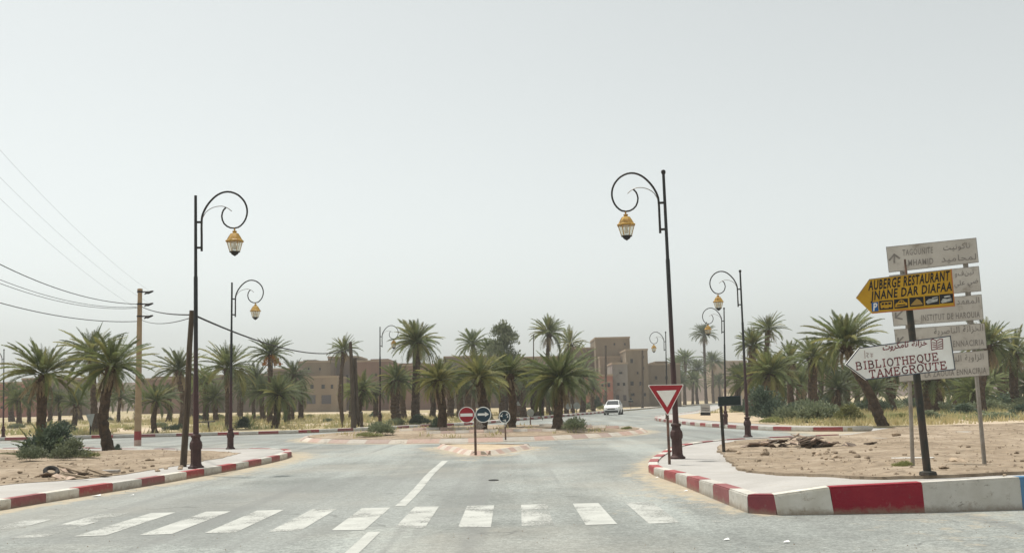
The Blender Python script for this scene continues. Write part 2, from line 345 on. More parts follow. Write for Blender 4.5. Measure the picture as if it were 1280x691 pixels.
# ------------------------------------------------------------------ mesh helpers
class MB:
    def __init__(s): s.v = []; s.f = []
    def add(s, vs, fs):
        o = len(s.v); s.v += [tuple(p) for p in vs]; s.f += [tuple(i + o for i in f) for f in fs]; return s
    def box(s, x0, x1, y0, y1, z0, z1):
        return s.add([(x0, y0, z0), (x1, y0, z0), (x1, y1, z0), (x0, y1, z0), (x0, y0, z1), (x1, y0, z1), (x1, y1, z1), (x0, y1, z1)],
                     [(0, 3, 2, 1), (4, 5, 6, 7), (0, 1, 5, 4), (1, 2, 6, 5), (2, 3, 7, 6), (3, 0, 4, 7)])
    def lathe(s, prof, n=12, c=(0, 0, 0), sq=0.0, rot=0.0):
        vs, fs = [], []
        for r, z in prof:
            for k in range(n):
                a = 2 * math.pi * k / n + rot
                q = 1.0
                if sq: q = 1 + sq * (1 / max(abs(math.cos(a)), abs(math.sin(a))) - 1)
                vs.append((c[0] + r * q * math.cos(a), c[1] + r * q * math.sin(a), c[2] + z))
        for i in range(len(prof) - 1):
            for k in range(n):
                k2 = (k + 1) % n
                fs.append((i * n + k, i * n + k2, (i + 1) * n + k2, (i + 1) * n + k))
        fs.append(tuple(range(n))[::-1]); fs.append(tuple((len(prof) - 1) * n + k for k in range(n)))
        return s.add(vs, fs)
    def tube(s, pts, rad, n=8, cap=True):
        pts = [Vector(p) for p in pts]
        m = len(pts)
        if not hasattr(rad, '__len__'): rad = [rad] * m
        t0 = (pts[1] - pts[0]).normalized()
        u = t0.orthogonal().normalized()
        vs, fs = [], []
        for i, p in enumerate(pts):
            t = (pts[min(i + 1, m - 1)] - pts[max(i - 1, 0)]).normalized()
            u = (u - t * u.dot(t)).normalized(); w = t.cross(u)
            for k in range(n):
                a = 2 * math.pi * k / n
                vs.append(p + (u * math.cos(a) + w * math.sin(a)) * rad[i])
        for i in range(m - 1):
            for k in range(n):
                k2 = (k + 1) % n
                fs.append((i * n + k, i * n + k2, (i + 1) * n + k2, (i + 1) * n + k))
        if cap: fs.append(tuple(range(n))[::-1]); fs.append(tuple((m - 1) * n + k for k in range(n)))
        return s.add(vs, fs)
    def prism(s, poly, d):            # poly: list of 3D points, d: extrusion vector
        n = len(poly); p = [Vector(q) for q in poly]; d = Vector(d)
        return s.add(p + [q + d for q in p], [tuple(range(n)), tuple(range(2 * n - 1, n - 1, -1))] + [(i, i + n, (i + 1) % n + n, (i + 1) % n) for i in range(n)])
    def mesh(s, name, m, smooth=False):
        me = bpy.data.meshes.new(name); me.from_pydata(s.v, [], s.f); me.update()
        bm = bmesh.new(); bm.from_mesh(me); bmesh.ops.recalc_face_normals(bm, faces=bm.faces); bm.to_mesh(me); bm.free()
        if m: me.materials.append(M[m] if isinstance(m, str) else m)
        if smooth:
            me.shade_smooth()
            try: me.set_sharp_from_angle(angle=R_(40))
            except Exception: pass
        return me
    def build(s, name, m, parent=None, smooth=False):
        return link(name, s.mesh(name, m, smooth), parent)
def link(name, me, parent=None, loc=None, rot=None, scale=None):
    o = bpy.data.objects.new(name, me)
    COL.objects.link(o)
    if parent: o.parent = parent
    if loc is not None: o.location = loc
    if rot is not None: o.rotation_euler = rot
    if scale is not None: o.scale = scale if hasattr(scale, '__len__') else (scale,) * 3
    return o
def tag(o, label, cat, group=None):
    o['label'] = label; o['category'] = cat
    if group: o['group'] = group
    return o
def thing(name, label, cat, loc=(0, 0, 0), rot=(0, 0, 0), scale=None, group=None):
    return tag(link(name, None, None, loc, rot, scale), label, cat, group)
def struct(o, kind='structure'):
    o['kind'] = kind; return o
def catmull(pts, step, closed=False):
    P = [Vector((p[0], p[1])) for p in pts]; n = len(P); out = []
    for i in range(n if closed else n - 1):
        if closed: p0, p1, p2, p3 = P[i - 1], P[i], P[(i + 1) % n], P[(i + 2) % n]
        else: p0, p1, p2, p3 = P[max(i - 1, 0)], P[i], P[i + 1], P[min(i + 2, n - 1)]
        m = max(1, int((p2 - p1).length / step))
        for k in range(m):
            t = k / m
            out.append(0.5 * ((2 * p1) + (p2 - p0) * t + (2 * p0 - 5 * p1 + 4 * p2 - p3) * t * t + (3 * p1 - p0 - 3 * p2 + p3) * t ** 3))
    if not closed: out.append(P[-1])
    return out
def inside(p, poly):
    x, y = p[0], p[1]; c = False; j = len(poly) - 1
    for i in range(len(poly)):
        yi, yj = poly[i][1], poly[j][1]
        if (yi > y) != (yj > y) and x < (poly[j][0] - poly[i][0]) * (y - yi) / (yj - yi) + poly[i][0]: c = not c
        j = i
    return c
def dist_line(p, line):
    x, y = p[0], p[1]; best = 1e9
    for i in range(len(line) - 1):
        ax, ay = line[i][0], line[i][1]; bx, by = line[i + 1][0] - ax, line[i + 1][1] - ay
        l2 = bx * bx + by * by
        t = max(0, min(1, ((x - ax) * bx + (y - ay) * by) / l2)) if l2 else 0
        d = (x - ax - bx * t) ** 2 + (y - ay - by * t) ** 2
        if d < best: best = d
    return math.sqrt(best)
def ss(a, b, x):
    t = max(0, min(1, (x - a) / (b - a))); return t * t * (3 - 2 * t)
def fbm(x, y, s, seed=0.0):
    return noise.noise(Vector((x * s + seed, y * s - seed, seed * 1.7))) * .65 + noise.noise(Vector((x * s * 2.3, y * s * 2.3 + seed, seed))) * .35
def region(name, poly, zf, pts, m, parent=None, skirt=None):
    """a sheet bounded by poly, with extra inner points, z from zf"""
    b = [Vector((p[0], p[1])) for p in poly]
    inner = [Vector((p[0], p[1])) for p in pts if inside(p, poly)]
    vs, es, fs, _, _, _ = delaunay_2d_cdt(b + inner, [], [list(range(len(b)))], 1, 1e-4)
    mb = MB()
    mb.add([(v.x, v.y, zf(v.x, v.y)) for v in vs], [tuple(f) for f in fs])
    if skirt is not None:
        n = len(b)
        mb.add([(p.x, p.y, zf(p.x, p.y)) for p in b] + [(p.x, p.y, skirt) for p in b], [(i, (i + 1) % n, (i + 1) % n + n, i + n) for i in range(n)])
    me = bpy.data.meshes.new(name); me.from_pydata(mb.v, [], mb.f); me.update()
    bm = bmesh.new(); bm.from_mesh(me)
    for f in bm.faces:
        f.normal_update()
        if abs(f.normal.z) > .2 and f.normal.z < 0: f.normal_flip()
    bm.to_mesh(me); bm.free()
    me.materials.append(M[m]); me.shade_smooth()
    return link(name, me, parent)
def grid_pts(x0, x1, y0, y1, s, jit=.3):
    out = []; y = y0
    while y < y1:
        x = x0
        while x < x1:
            out.append((x + rng.uniform(-jit, jit) * s, y + rng.uniform(-jit, jit) * s)); x += s
        y += s
    return out

# ------------------------------------------------------------------ plan of the junction (metres)
LP_K = catmull([(-9.8, -4), (-9.3, 6), (-8.55, 13), (-8.12, 16), (-7.78, 18.2), (-7.33, 20.9), (-6.88, 25.2), (-6.72, 28.5), (-6.9, 31.0), (-7.7, 33.1), (-9.3, 34.2), (-11.5, 34.9), (-16.2, 37.7), (-20.2, 39.6), (-60, 44)], .5)
LP = LP_K + [Vector((-60, -4))]
LP_IN = catmull([(-12, -3), (-11.1, 10), (-10.3, 16.5), (-9.75, 19.3), (-8.8, 20.5), (-8.3, 22.4), (-8.2, 25), (-8.15, 28.4), (-8.75, 31.2), (-12.6, 33.8), (-16.6, 36), (-22, 38.2), (-59, 41.6)], .5) + [Vector((-59, -3))]
RP_K = catmull([(11, 34.8), (8.4, 33.7), (6.57, 32.6), (4.75, 29.4), (3.54, 25), (3.0, 22.5), (2.75, 20.5), (2.88, 18), (2.98, 15), (3.04, 13.28)], .5) + [Vector((3.32, 13.02))] + catmull([(4, 12.97), (5.13, 12.93), (6.4, 13.0), (9, 13.2), (20, 13.8)], .5)[0:] 
RP = RP_K + [Vector((80, 15)), Vector((80, 42.9)), Vector((30, 41.3)), Vector((14.5, 41)), Vector((13.2, 37.6))]
RP_IN = catmull([(11.2, 33.9), (8.4, 32.5), (6.9, 31.4), (5.9, 29), (5.15, 25.5), (4.35, 20.2), (4.2, 17.6), (4.55, 15.2), (5.2, 13.85), (6.9, 13.75), (10, 13.95), (20, 14.5)], .5) + [Vector((79, 15.6)), Vector((79, 42.4)), Vector((30, 40.9)), Vector((15.2, 40.5)), Vector((13.6, 37.2))]
FG_K = catmull([(-130, 54.6), (-40, 55.6), (-25, 56.1), (-18, 56.5), (-12.95, 57.2), (-9.8, 59.4), (-6, 64), (-2.5, 70), (.77, 81.9), (3.3, 90.5), (10.06, 115.3), (17.2, 140.8), (28.7, 179.7), (60, 262)], 1.0)
FG = FG_K + [Vector((220, 640)), Vector((-520, 640)), Vector((-520, 54.6))]
FR_K = catmull([(14.5, 41.05), (12.4, 41.9), (10.7, 46), (9.8, 53), (9.55, 61), (9.75, 69.8), (11.5, 79.5), (17.8, 99.6), (25, 131), (33, 164), (66, 262)], 1.0)
FR = FR_K + [Vector((230, 640)), Vector((520, 640)), Vector((520, 43)), Vector((80, 42.95)), Vector((30, 41.35))]
ISL = [Vector((-1.9 + 8.0 * math.cos(2 * math.pi * k / 90), 47.6 + 9.0 * math.sin(2 * math.pi * k / 90))) for k in range(90)]
SPL = catmull([(-2.6, 35.2), (-2.0, 31.9), (-1.25, 29.0), (-0.85, 28.9), (-0.05, 31.0), (.5, 32.9), (.1, 33.7)], .3, True)
def ragged(line, amp, seed):
    out = []
    for i, p in enumerate(line):
        t = (line[min(i + 1, len(line) - 1)] - line[max(i - 1, 0)]).normalized()
        out.append(p + Vector((-t.y, t.x)) * amp * (fbm(p.x, p.y, 1.1, seed) + .6 * fbm(p.x, p.y, 3.7, seed)))
    return out
LP_IN = ragged(catmull(LP_IN[:-1], .2), .28, 4) + [LP_IN[-1]]
RP_IN = ragged(catmull(RP_IN[:-5], .2), .22, 6) + RP_IN[-5:]
def rp_h(x, y):      # kerb and pavement height on the right corner: the side road drops away
    return .15 + .085 * ss(21, 13.5, y) + .125 * ss(3.0, 4.4, x) * ss(19, 13.2, y) + .05 * ss(4.4, 7, x) * ss(19, 13.2, y)
def rp_dirt(x, y):
    d = dist_line((x, y), RP_IN[:150:3])
    k = ss(0, .8, d)
    return rp_h(x, y) + .012 + k * (.10 * fbm(x, y, .5, 3) + .06 * fbm(x, y, 1.7, 8) + .02 * fbm(x, y, 5, 2) + .05 * ss(24, 17, y) * ss(5, 7, x) * ss(60, 20, x))
def lp_dirt(x, y):
    d = dist_line((x, y), LP_IN[:-1:3])
    k = ss(0, 1.2, d)
    return max(.158, .16 + k * (.03 + .09 * fbm(x, y, .5, 5) + .07 * fbm(x, y, 1.9, 1) + .025 * fbm(x, y, 5, 2)) + .10 * math.exp(-((x + 11.6) ** 2 / 3 + (y - 31.6) ** 2 / 1.2)))
def fg_z(x, y):
    d = dist_line((x, y), FG_K)
    return .15 + .0085 * max(0, d - 3) * ss(500, 150, d) + (.10 * fbm(x, y, .12, 2) + .05 * fbm(x, y, .5, 6)) * ss(1, 7, d) + .0
def fr_z(x, y):
    d = dist_line((x, y), FR_K)
    return .15 + .006 * max(0, d - 3) * ss(500, 150, d) + (.10 * fbm(x, y, .12, 4) + .05 * fbm(x, y, .5, 9)) * ss(1, 7, d) * ss(42, 47, y)
def isl_z(x, y):
    r = math.hypot((x + 1.9) / 8.0, (y - 47.6) / 9.0)
    return .16 + .2 * ss(1, .35, r) + .05 * fbm(x, y, .6, 3) * ss(1, .85, r)
def ground_z(x, y):
    if inside((x, y), ISL): return isl_z(x, y)
    if inside((x, y), RP): return rp_dirt(x, y) if inside((x, y), RP_IN) else rp_h(x, y) - .03
    if inside((x, y), LP): return lp_dirt(x, y) if inside((x, y), LP_IN) else .149
    if inside((x, y), FG): return fg_z(x, y)
    if inside((x, y), FR): return fr_z(x, y)
    if inside((x, y), SPL): return .12
    return 0.0
def base_at(px, py):     # ground point seen at pixel px, py
    z = .15
    for _ in range(8): p = at_z(px, py, z); z = .5 * z + .5 * ground_z(p.x, p.y)
    p.z = ground_z(p.x, p.y); return p
def foot(px, Y, clear=.4):     # ground point seen at image column px, about Y metres away, kept off the carriageway
    for _ in range(90):
        py = 505.0
        for _ in range(6):
            p = at_y(px, py, Y); py += (p.z - ground_z(p.x, Y)) * FPX / Y
        p = at_y(px, py, Y); z = ground_z(p.x, Y)
        if Y < 57 or (z > .05 and dist_line(p, FG_K) > clear and dist_line(p, FR_K) > clear): break
        Y += 1.0
    return Vector((p.x, Y, z))

# ------------------------------------------------------------------ ground, road, pavements
g = MB(); g.add([(-2500, -300, -.07), (2500, -300, -.07), (2500, 3500, -.07), (-2500, 3500, -.07)], [(0, 1, 2, 3)])
struct(g.build('ground', 'sand'))
def axis(a, b, dense0, dense1, s, S):
    out = []; v = a
    while v < b:
        out.append(v); v += s if dense0 <= v < dense1 else S
    return out + [b]
xs = axis(-130, 130, -14, 14, .4, 4.0); ys = axis(-8, 300, 6, 66, .4, 4.0)
xs = [round(x, 3) for x in xs]; ys = [round(y, 3) for y in ys]
nx = len(xs)
rv = [(x, y, 0.0) for y in ys for x in xs]
rf = [(j * nx + i, j * nx + i + 1, (j + 1) * nx + i + 1, (j + 1) * nx + i) for j in range(len(ys) - 1) for i in range(nx - 1)]
rm = bpy.data.meshes.new('road'); rm.from_pydata(rv, [], rf); rm.update(); rm.materials.append(M['asphalt'])
att = rm.attributes.new('sand', 'FLOAT', 'POINT')
islc = ISL + [ISL[0]]; splc = SPL + [SPL[0]]
vals = []
for x, y, _ in rv:
    s = 0.0
    if -15 < x < 15 and 4 < y < 68:
        d = dist_line((x, y), LP_K); s = max(s, (1 - d / (.8 + .5 * fbm(x, y, .5, 1) + .5 * ss(16, 27, y))) * 1.25)
        d = dist_line((x, y), RP_K); s = max(s, (1 - d / (.5 + .3 * ss(13, 20, y) + .35 * fbm(x, y, .6, 2) + .35 * ss(22, 18, y) * ss(13, 17, y))) * 1.1 if x < 3.4 or y > 20 else (1 - d / .16) * .9)
        d = dist_line((x, y), islc); s = max(s, (1 - d / 1.2) * .95)
        d = dist_line((x, y), splc); s = max(s, (1 - d / (1.2 + .7 * fbm(x, y, .5, 3))) * .95)
        if 26 < y < 38 and -3.5 < x < 1: s = max(s, .5 - abs(x + 2.0 - (36 - y) * .08) * .35)
        s = max(s, .36 * ss(.25, .6, fbm(x, y, .22, 11)))
    if x > 2.5 and 8 < y < 13.2: s = max(s, .34 * ss(2.5, 6, x) + .1 * fbm(x, y, .7, 3))
    if x > 9 and 33 < y < 43: s = max(s, ss(9.5, 13, x) * 1.2)
    vals.append(max(0.0, s))
att.data.foreach_set('value', vals)
road = struct(link('road', rm))

def marking(poly, z=.004, m='mark', wear=0.0):
    o = MB().add([(p[0], p[1], z) for p in poly], [tuple(range(len(poly)))]).build('road_marking', m, road)
    a = o.data.attributes.new('wear', 'FLOAT', 'POINT'); a.data.foreach_set('value', [wear + rng.uniform(-.05, .05) for _ in poly]); return o
for i in range(13):
    x0 = -6.92 + .775 * i + rng.uniform(-.02, .02); w = .385 + rng.uniform(-.015, .02)
    wear = {0: .16, 1: .08, 2: .03, 11: .03, 12: .2}.get(i, .0)
    y0, y1 = 12.42, 15.0
    marking([(x0, y0 + rng.uniform(-.04, .04)), (x0 + w, y0 + rng.uniform(-.04, .04)), (x0 + w + rng.uniform(-.02, .02), y1 + rng.uniform(-.04, .04)), (x0 + rng.uniform(-.02, .02), y1 + rng.uniform(-.04, .04))], wear=wear)
for y0, y1, x0, x1, w, wr in ((2, 12.2, -1.64, -1.73, .15, -.1), (15.2, 26.8, -1.74, -1.9, .16, -.13)):
    n = 8
    L = [(x0 + (x1 - x0) * k / n + .02 * math.sin(k), y0 + (y1 - y0) * k / n) for k in range(n + 1)]
    marking([(x - w / 2, y) for x, y in L] + [(x + w / 2, y) for x, y in L[::-1]], wear=wr)
L = catmull([(-.95, 28.0), (-.6, 28.9), (.0, 30.4), (.55, 32.3)], .4)
marking([(p.x + .12, p.y - .1) for p in L] + [(p.x + .26, p.y - .15) for p in L[::-1]], wear=.05)
marking([(-2.75, 33.6), (-2.65, 33.6), (-2.9, 35.4), (-3.0, 35.4)], wear=.2)

# kerb stones: one bevelled unit block shared, scaled to each place
M['k_dustred'] = kerb_mat('dusty_red_kerb_paint', (0.40, 0.275, 0.23), (0.43, 0.325, 0.27), (0.42, 0.35, 0.27), .9)
M['k_dustwhite'] = kerb_mat('dusty_white_kerb_paint', (0.50, 0.455, 0.395), (0.45, 0.395, 0.33), (0.38, 0.31, 0.235), .9)
def kerb_block(m):
    me = MB().box(-.5, .5, 0, 1, 0, 1).mesh('kerb_stone', m)
    bm = bmesh.new(); bm.from_mesh(me)
    e = [e for e in bm.edges if all(v.co.z > .9 and v.co.y < .1 for v in e.verts)]
    bmesh.ops.bevel(bm, geom=e, offset=.07, segments=2, affect='EDGES'); bm.to_mesh(me); bm.free(); return me
def apron_block(m):
    return MB().add([(-.5, 0, 0), (.5, 0, 0), (.5, 1, 0), (-.5, 1, 0), (-.5, .04, .3), (.5, .04, .3), (.5, .62, 1), (.5, 1, 1), (-.5, 1, 1), (-.5, .62, 1)],
                    [(0, 3, 2, 1), (0, 1, 5, 4), (4, 5, 6, 9), (9, 6, 7, 8), (2, 3, 8, 7), (1, 2, 7, 6, 5), (0, 4, 9, 8, 3)]).mesh('kerb_stone', m)
KB = {k: (apron_block if 'dust' in k else kerb_block)(k) for k in ('k_white', 'k_red', 'k_dred', 'k_blue', 'k_dustred', 'k_dustwhite')}
def kerb(parent, line, hf, pattern, width=.16, side=1, base=-.05, slope=0):
    """walk along line; pattern(s, k) gives (length, material)"""
    P = [Vector((p[0], p[1])) for p in line]
    cum = [0.0]
    for a, b in zip(P, P[1:]): cum.append(cum[-1] + (b - a).length)
    def pos(s):
        for i in range(len(P) - 1):
            if s <= cum[i + 1]:
                return P[i].lerp(P[i + 1], (s - cum[i]) / max(1e-9, cum[i + 1] - cum[i]))
        return P[-1]
    s = 0.0; k = 0
    while s < cum[-1] - .1:
        ln, m = pattern(s, k)
        e = min(s + ln, cum[-1])
        if m:
            a, b = pos(s), pos(e); d = b - a; c = (a + b) / 2 + Vector((d.y, -d.x)).normalized() * .05 * side
            h0, h1 = hf(a.x, a.y), hf(b.x, b.y); h = (h0 + h1) / 2 + rng.uniform(.0, .008)
            ang = math.atan2(d.y, d.x)
            o = link('kerb_stone', KB[m], parent, (c.x, c.y, base), (rng.uniform(-.012, .012) + slope, -math.atan2(h1 - h0, max(.01, d.length)), ang + (math.pi if side < 0 else 0)), (d.length + .012, width, h - base))
        s = e; k += 1
def alt(ln, a='k_red', b='k_white', jit=.08):
    st = random.Random(5)
    return lambda s, k: (ln * (1 + st.uniform(-jit, jit)), a if k % 2 else b)
pv_l = struct(region('pavement', LP, lambda x, y: .149, grid_pts(-59, -6, -3, 44, 2.5), 'pavement', skirt=-.06))
kerb(pv_l, LP_K[8:], lambda x, y: .157, alt(.98), side=1, width=.2)
dl = struct(region('dirt_verge', LP_IN, lp_dirt, grid_pts(-28, -8, 14, 40, .35) + grid_pts(-59, -28, -3, 42, 3), 'dirt', skirt=.1))
pv_r = struct(region('pavement', RP, lambda x, y: rp_h(x, y) - .03, grid_pts(2.8, 14, 13, 41, .6) + grid_pts(14, 80, 15, 42, 5), 'pavement', skirt=-.06))
# right kerb: from the back of the tip round to the side road
cumr = [0.0]
for a, b in zip(RP_K, RP_K[1:]): cumr.append(cumr[-1] + (b - a).length)
cut = []
for q in ((3.04, 13.28), (3.32, 13.02), (4.0, 12.97), (5.13, 12.93), (6.36, 12.995), (7.5, 13.08)):
    cut.append(cumr[min(range(len(RP_K)), key=lambda i: (RP_K[i] - Vector(q)).length)] if q != (7.5, 13.08) else cut[-1] + 1.15)
n_left = round(cut[0] / .98)
def pat_r(s, k):
    if k < n_left: return (cut[0] / n_left, 'k_white' if (n_left - 1 - k) % 2 == 0 else 'k_red')
    k -= n_left
    cols = ('k_dred', 'k_white', 'k_dred', 'k_white', 'k_blue', 'k_white')
    if k < 5: return (cut[k + 1] - cut[k], cols[k])
    return (1.15, cols[k % 6])
kerb(pv_r, RP_K, rp_h, pat_r, side=1, width=.2)
dr = struct(region('dirt_verge', RP_IN, rp_dirt, grid_pts(4, 22, 13, 42, .35) + grid_pts(22, 79, 15, 42, 3), 'dirt', skirt=.1))
def off(line, d):
    out = []
    for i, p in enumerate(line):
        t = (line[min(i + 1, len(line) - 1)] - line[max(i - 1, 0)]).normalized(); out.append(p + Vector((-t.y, t.x)) * d)
    return out
# far side
gp = [p for p in grid_pts(-80, 60, 56, 150, 2.2)] + grid_pts(-500, 200, 150, 640, 25) + grid_pts(-500, -80, 56, 150, 20)
plain = struct(region('grass_plain', FG, fg_z, gp, 'plain', skirt=-.06))
strip = off(FG_K, 1.5)
pf = FG_K + strip[::-1]
pv_f = struct(region('pavement', pf, lambda x, y: .165, [], 'pavement'))
kerb(pv_f, [p for p in FG_K if p.x > -36 and p.y < 125], lambda x, y: .175, alt(1.15), side=1)
gp = [p for p in grid_pts(8, 70, 41, 110, 2.2)] + grid_pts(20, 500, 110, 640, 25) + grid_pts(70, 500, 43, 110, 20)
plain_r = struct(region('grass_plain', FR, fr_z, gp, 'plain', skirt=-.06))
# sandy tip and pavement of the far right corner
strip = [p for p in off(FR_K, -1.6)]
pv_fr = struct(region('pavement', FR_K + strip[::-1], lambda x, y: .165, [], 'pavement'))
kerb(pv_fr, [p for p in FR_K if p.y < 130], lambda x, y: .175, alt(1.15), side=-1)
tip = [p for p in strip if 47 < p.y < 84] + [Vector((24, 84)), Vector((15, 60)), Vector((13.2, 50))]
struct(region('sand_patch', tip, lambda x, y: fr_z(x, y) + .03, grid_pts(11, 24, 46, 84, 1.5), 'sand'))
# roundabout island and splitter island
isl = struct(region('roundabout_island', [Vector((-1.9 + (p.x + 1.9) * .955, 47.6 + (p.y - 47.6) * .955)) for p in ISL], isl_z, grid_pts(-10, 7, 38, 57, .7), 'dirt', skirt=-.06))
kerb(isl, ISL + [ISL[0]], lambda x, y: .15, alt(1.0, 'k_dustred', 'k_dustwhite', .35), width=.36, side=1)
spl = struct(region('splitter_island', [Vector((-.95 + (p.x + .95) * .84, 31.8 + (p.y - 31.8) * .9)) for p in SPL], lambda x, y: .10 + .02 * fbm(x, y, 1.3, 2), grid_pts(-3, 1, 28, 36, .4), 'sand', skirt=-.06))
kerb(spl, SPL + [SPL[0]], lambda x, y: .115, alt(.62, 'k_dustred', 'k_dustwhite', .3), width=.26, side=1)
# pale footpath wedge across the island front and its low red and white border
for x0, x1, y in ((-3.4, 2.0, 42.0), (-4.8, -1.6, 44.0), (1.4, 5.2, 46.0)):
    n = 0; x = x0
    while x < x1:
        link('border_stone', KB['k_dustred' if n % 2 else 'k_dustwhite'], isl, (x, y + .25 * math.sin(x), isl_z(x, y) - .05), (0, 0, rng.uniform(-.15, .15)), (.58, .16, .16)); x += .6; n += 1

# far hills
def ridge(name, y0, y1, x0, x1, hf, seed):
    nxx, nyy = 90, 10; v, f = [], []
    for j in range(nyy):
        for i in range(nxx):
            x = x0 + (x1 - x0) * i / (nxx - 1); t = j / (nyy - 1); y = y0 + (y1 - y0) * t
            v.append((x, y + 6 * fbm(x, 0, .02, seed), hf(x) * ss(0, .55, t) * (1 + .12 * fbm(x, y, .05, seed)) + .8 * fbm(x, y, .15, seed) - .5 * (1 - t)))
    for j in range(nyy - 1):
        for i in range(nxx - 1): f.append((j * nxx + i, j * nxx + i + 1, (j + 1) * nxx + i + 1, (j + 1) * nxx + i))
    me = bpy.data.meshes.new(name); me.from_pydata(v, [], f); me.update(); me.materials.append(M['hill']); me.shade_smooth()
    return struct(link(name, me))
ridge('hills', 250, 330, -330, -18, lambda x: 10.3 + 1.4 * fbm(x, 3, .02, 7) + 3.2 * ss(-62, -48, x), 3)
ridge('hills', 300, 380, -30, 330, lambda x: 9.0 + 1.2 * fbm(x, 3, .02, 2), 9)

# ------------------------------------------------------------------ street lamps
def lamp_meshes():
    d = {}
    mb = MB()
    mb.lathe([(.165, 0), (.165, .04), (.13, .06), (.112, .10), (.108, .40), (.128, .43), (.135, .49), (.126, .56), (.098, .60), (.086, .66), (.108, .68), (.108, .72), (.075, .735)], 8, sq=.55, rot=math.pi / 8)
    d['base'] = mb.mesh('base', 'plinth')
    d['pole'] = MB().lathe([(.062, .72), (.056, 2.0), (.048, 2.02), (.044, 4.2), (.036, 4.22), (.031, 6.05)], 12).mesh('pole', 'lamp', True)
    d['finial'] = MB().lathe([(.025, 6.05), (.042, 6.08), (.052, 6.11), (.042, 6.15), (.0, 6.17)], 10).mesh('finial', 'dark', True)
    kp = [(.13, 4.78), (.13, 5.1), (.13, 5.42), (.155, 5.62), (.28, 5.86), (.48, 6.06), (.70, 6.13), (.92, 6.06), (1.08, 5.88), (1.13, 5.66), (1.07, 5.45), (.93, 5.31), (.76, 5.30), (.62, 5.40), (.57, 5.57), (.61, 5.71), (.66, 5.765)]
    c = [Vector(p) for p in kp]
    pl = catmull(kp, .06)
    d['arm'] = MB().tube([(p.x, 0, p.y) for p in pl], [.026 - .008 * i / len(pl) for i in range(len(pl))], 8).mesh('scroll_arm', 'dark', True)
    k2 = catmull([(.14, 5.5), (.22, 5.66), (.38, 5.77), (.58, 5.80), (.72, 5.74), (.79, 5.68)], .06)
    d['wire'] = MB().tube([(p.x, 0, p.y) for p in k2], .009, 6).mesh('inner_scroll', 'galv', True)
    d['clamp'] = MB().box(.0, .15, -.022, .022, -.022, .022).mesh('clamp', 'dark')
    # lantern, hanging under the lowest point of the scroll at x=.85, z=5.29
    x, z = .85, 5.285
    mb = MB().lathe([(.018, 0), (.018, -.05), (.05, -.06), (.05, -.085), (.03, -.10), (.09, -.12), (.135, -.19), (.175, -.265), (.205, -.285), (.2, -.305), (.0, -.308)], 8, (x, 0, z), sq=.35, rot=math.pi / 8)
    d['roof'] = mb.mesh('lantern_roof', 'brass')
    mb = MB()
    for k in range(6):
        a = 2 * math.pi * k / 6; mb.tube([(x + .172 * math.cos(a), .172 * math.sin(a), z - .31), (x + .108 * math.cos(a), .108 * math.sin(a), z - .53)], .0085, 5)
    d['frame'] = mb.mesh('lantern_frame', 'brass')
    mb = MB().lathe([(.166, -.312), (.102, -.528)], 6, (x, 0, z)); mb.f = mb.f[:-2]
    d['glass'] = mb.mesh('lantern_glass', 'glass')
    d['bulb'] = MB().lathe([(.0, -.32), (.03, -.33), (.03, -.38), (.05, -.43), (.035, -.47), (0, -.48)], 8, (x, 0, z)).mesh('bulb', 'bulb', True)
    d['cup'] = MB().lathe([(.118, -.525), (.118, -.545), (.085, -.56), (.07, -.59), (.03, -.615), (.0, -.635)], 8, (x, 0, z)).mesh('lantern_finial', 'dark', True)
    return d
LM = lamp_meshes()
def street_lamp(px, py, zb, tx, ty, side, label, yaw=0.0, Y=None):
    b = base_at(px, py) if Y is None else foot(px, Y)
    t = at_y(tx, ty, b.y); s = (t - b).length / 6.17
    lean = math.atan2(t.x - b.x, t.z - b.z)
    r = thing('street_lamp', label, 'street lamp', b, None, s, 'scroll armed street lamps')
    r.rotation_euler = (Matrix.Rotation(lean, 3, 'Y') @ Matrix.Rotation(yaw + (math.pi if side < 0 else 0), 3, 'Z')).to_euler()
    link('base', LM['base'], r); link('pole', LM['pole'], r)
    if side < 0: link('finial', LM['finial'], r)
    a = link('scroll_arm', LM['arm'], r); link('inner_scroll', LM['wire'], a); link('clamp', LM['clamp'], a, (0, 0, 4.86)); link('clamp', LM['clamp'], a, (0, 0, 5.44))
    l = link('lantern', LM['roof'], r)
    for n, k in (('lantern_frame', 'frame'), ('glass', 'glass'), ('bulb', 'bulb'), ('lantern_finial', 'cup')): link(n, LM[k], l)
    return r
street_lamp(245, 585, .15, 244.5, 238, 1, 'tallest maroon street lamp on the left, beside the leaning wooden pole', R_(8))
street_lamp(288, 561, .15, 290, 349, 1, 'second left street lamp, at the tip of the left pavement', R_(8))
street_lamp(475, 0, 0, 475, 406, 1, 'thin distant street lamp left of the big central palm', R_(6), Y=68)
street_lamp(4, 0, 0, 5, 436, -1, 'far street lamp at the left edge of the picture beyond the road', 0, Y=58)
street_lamp(847, 573, .2, 829, 212, -1, 'tallest dark street lamp on the right, behind the give way sign', R_(-6))
street_lamp(935, 546, .15, 925, 337, -1, 'middle street lamp on the right, behind the dark sign box', R_(-6))
street_lamp(907, 531, .16, 905, 384, -1, 'third street lamp on the right, across the exit road', R_(-6))
street_lamp(834, 0, 0, 832, 414, -1, 'farthest small street lamp on the right, in front of the buildings', R_(-6), Y=66)

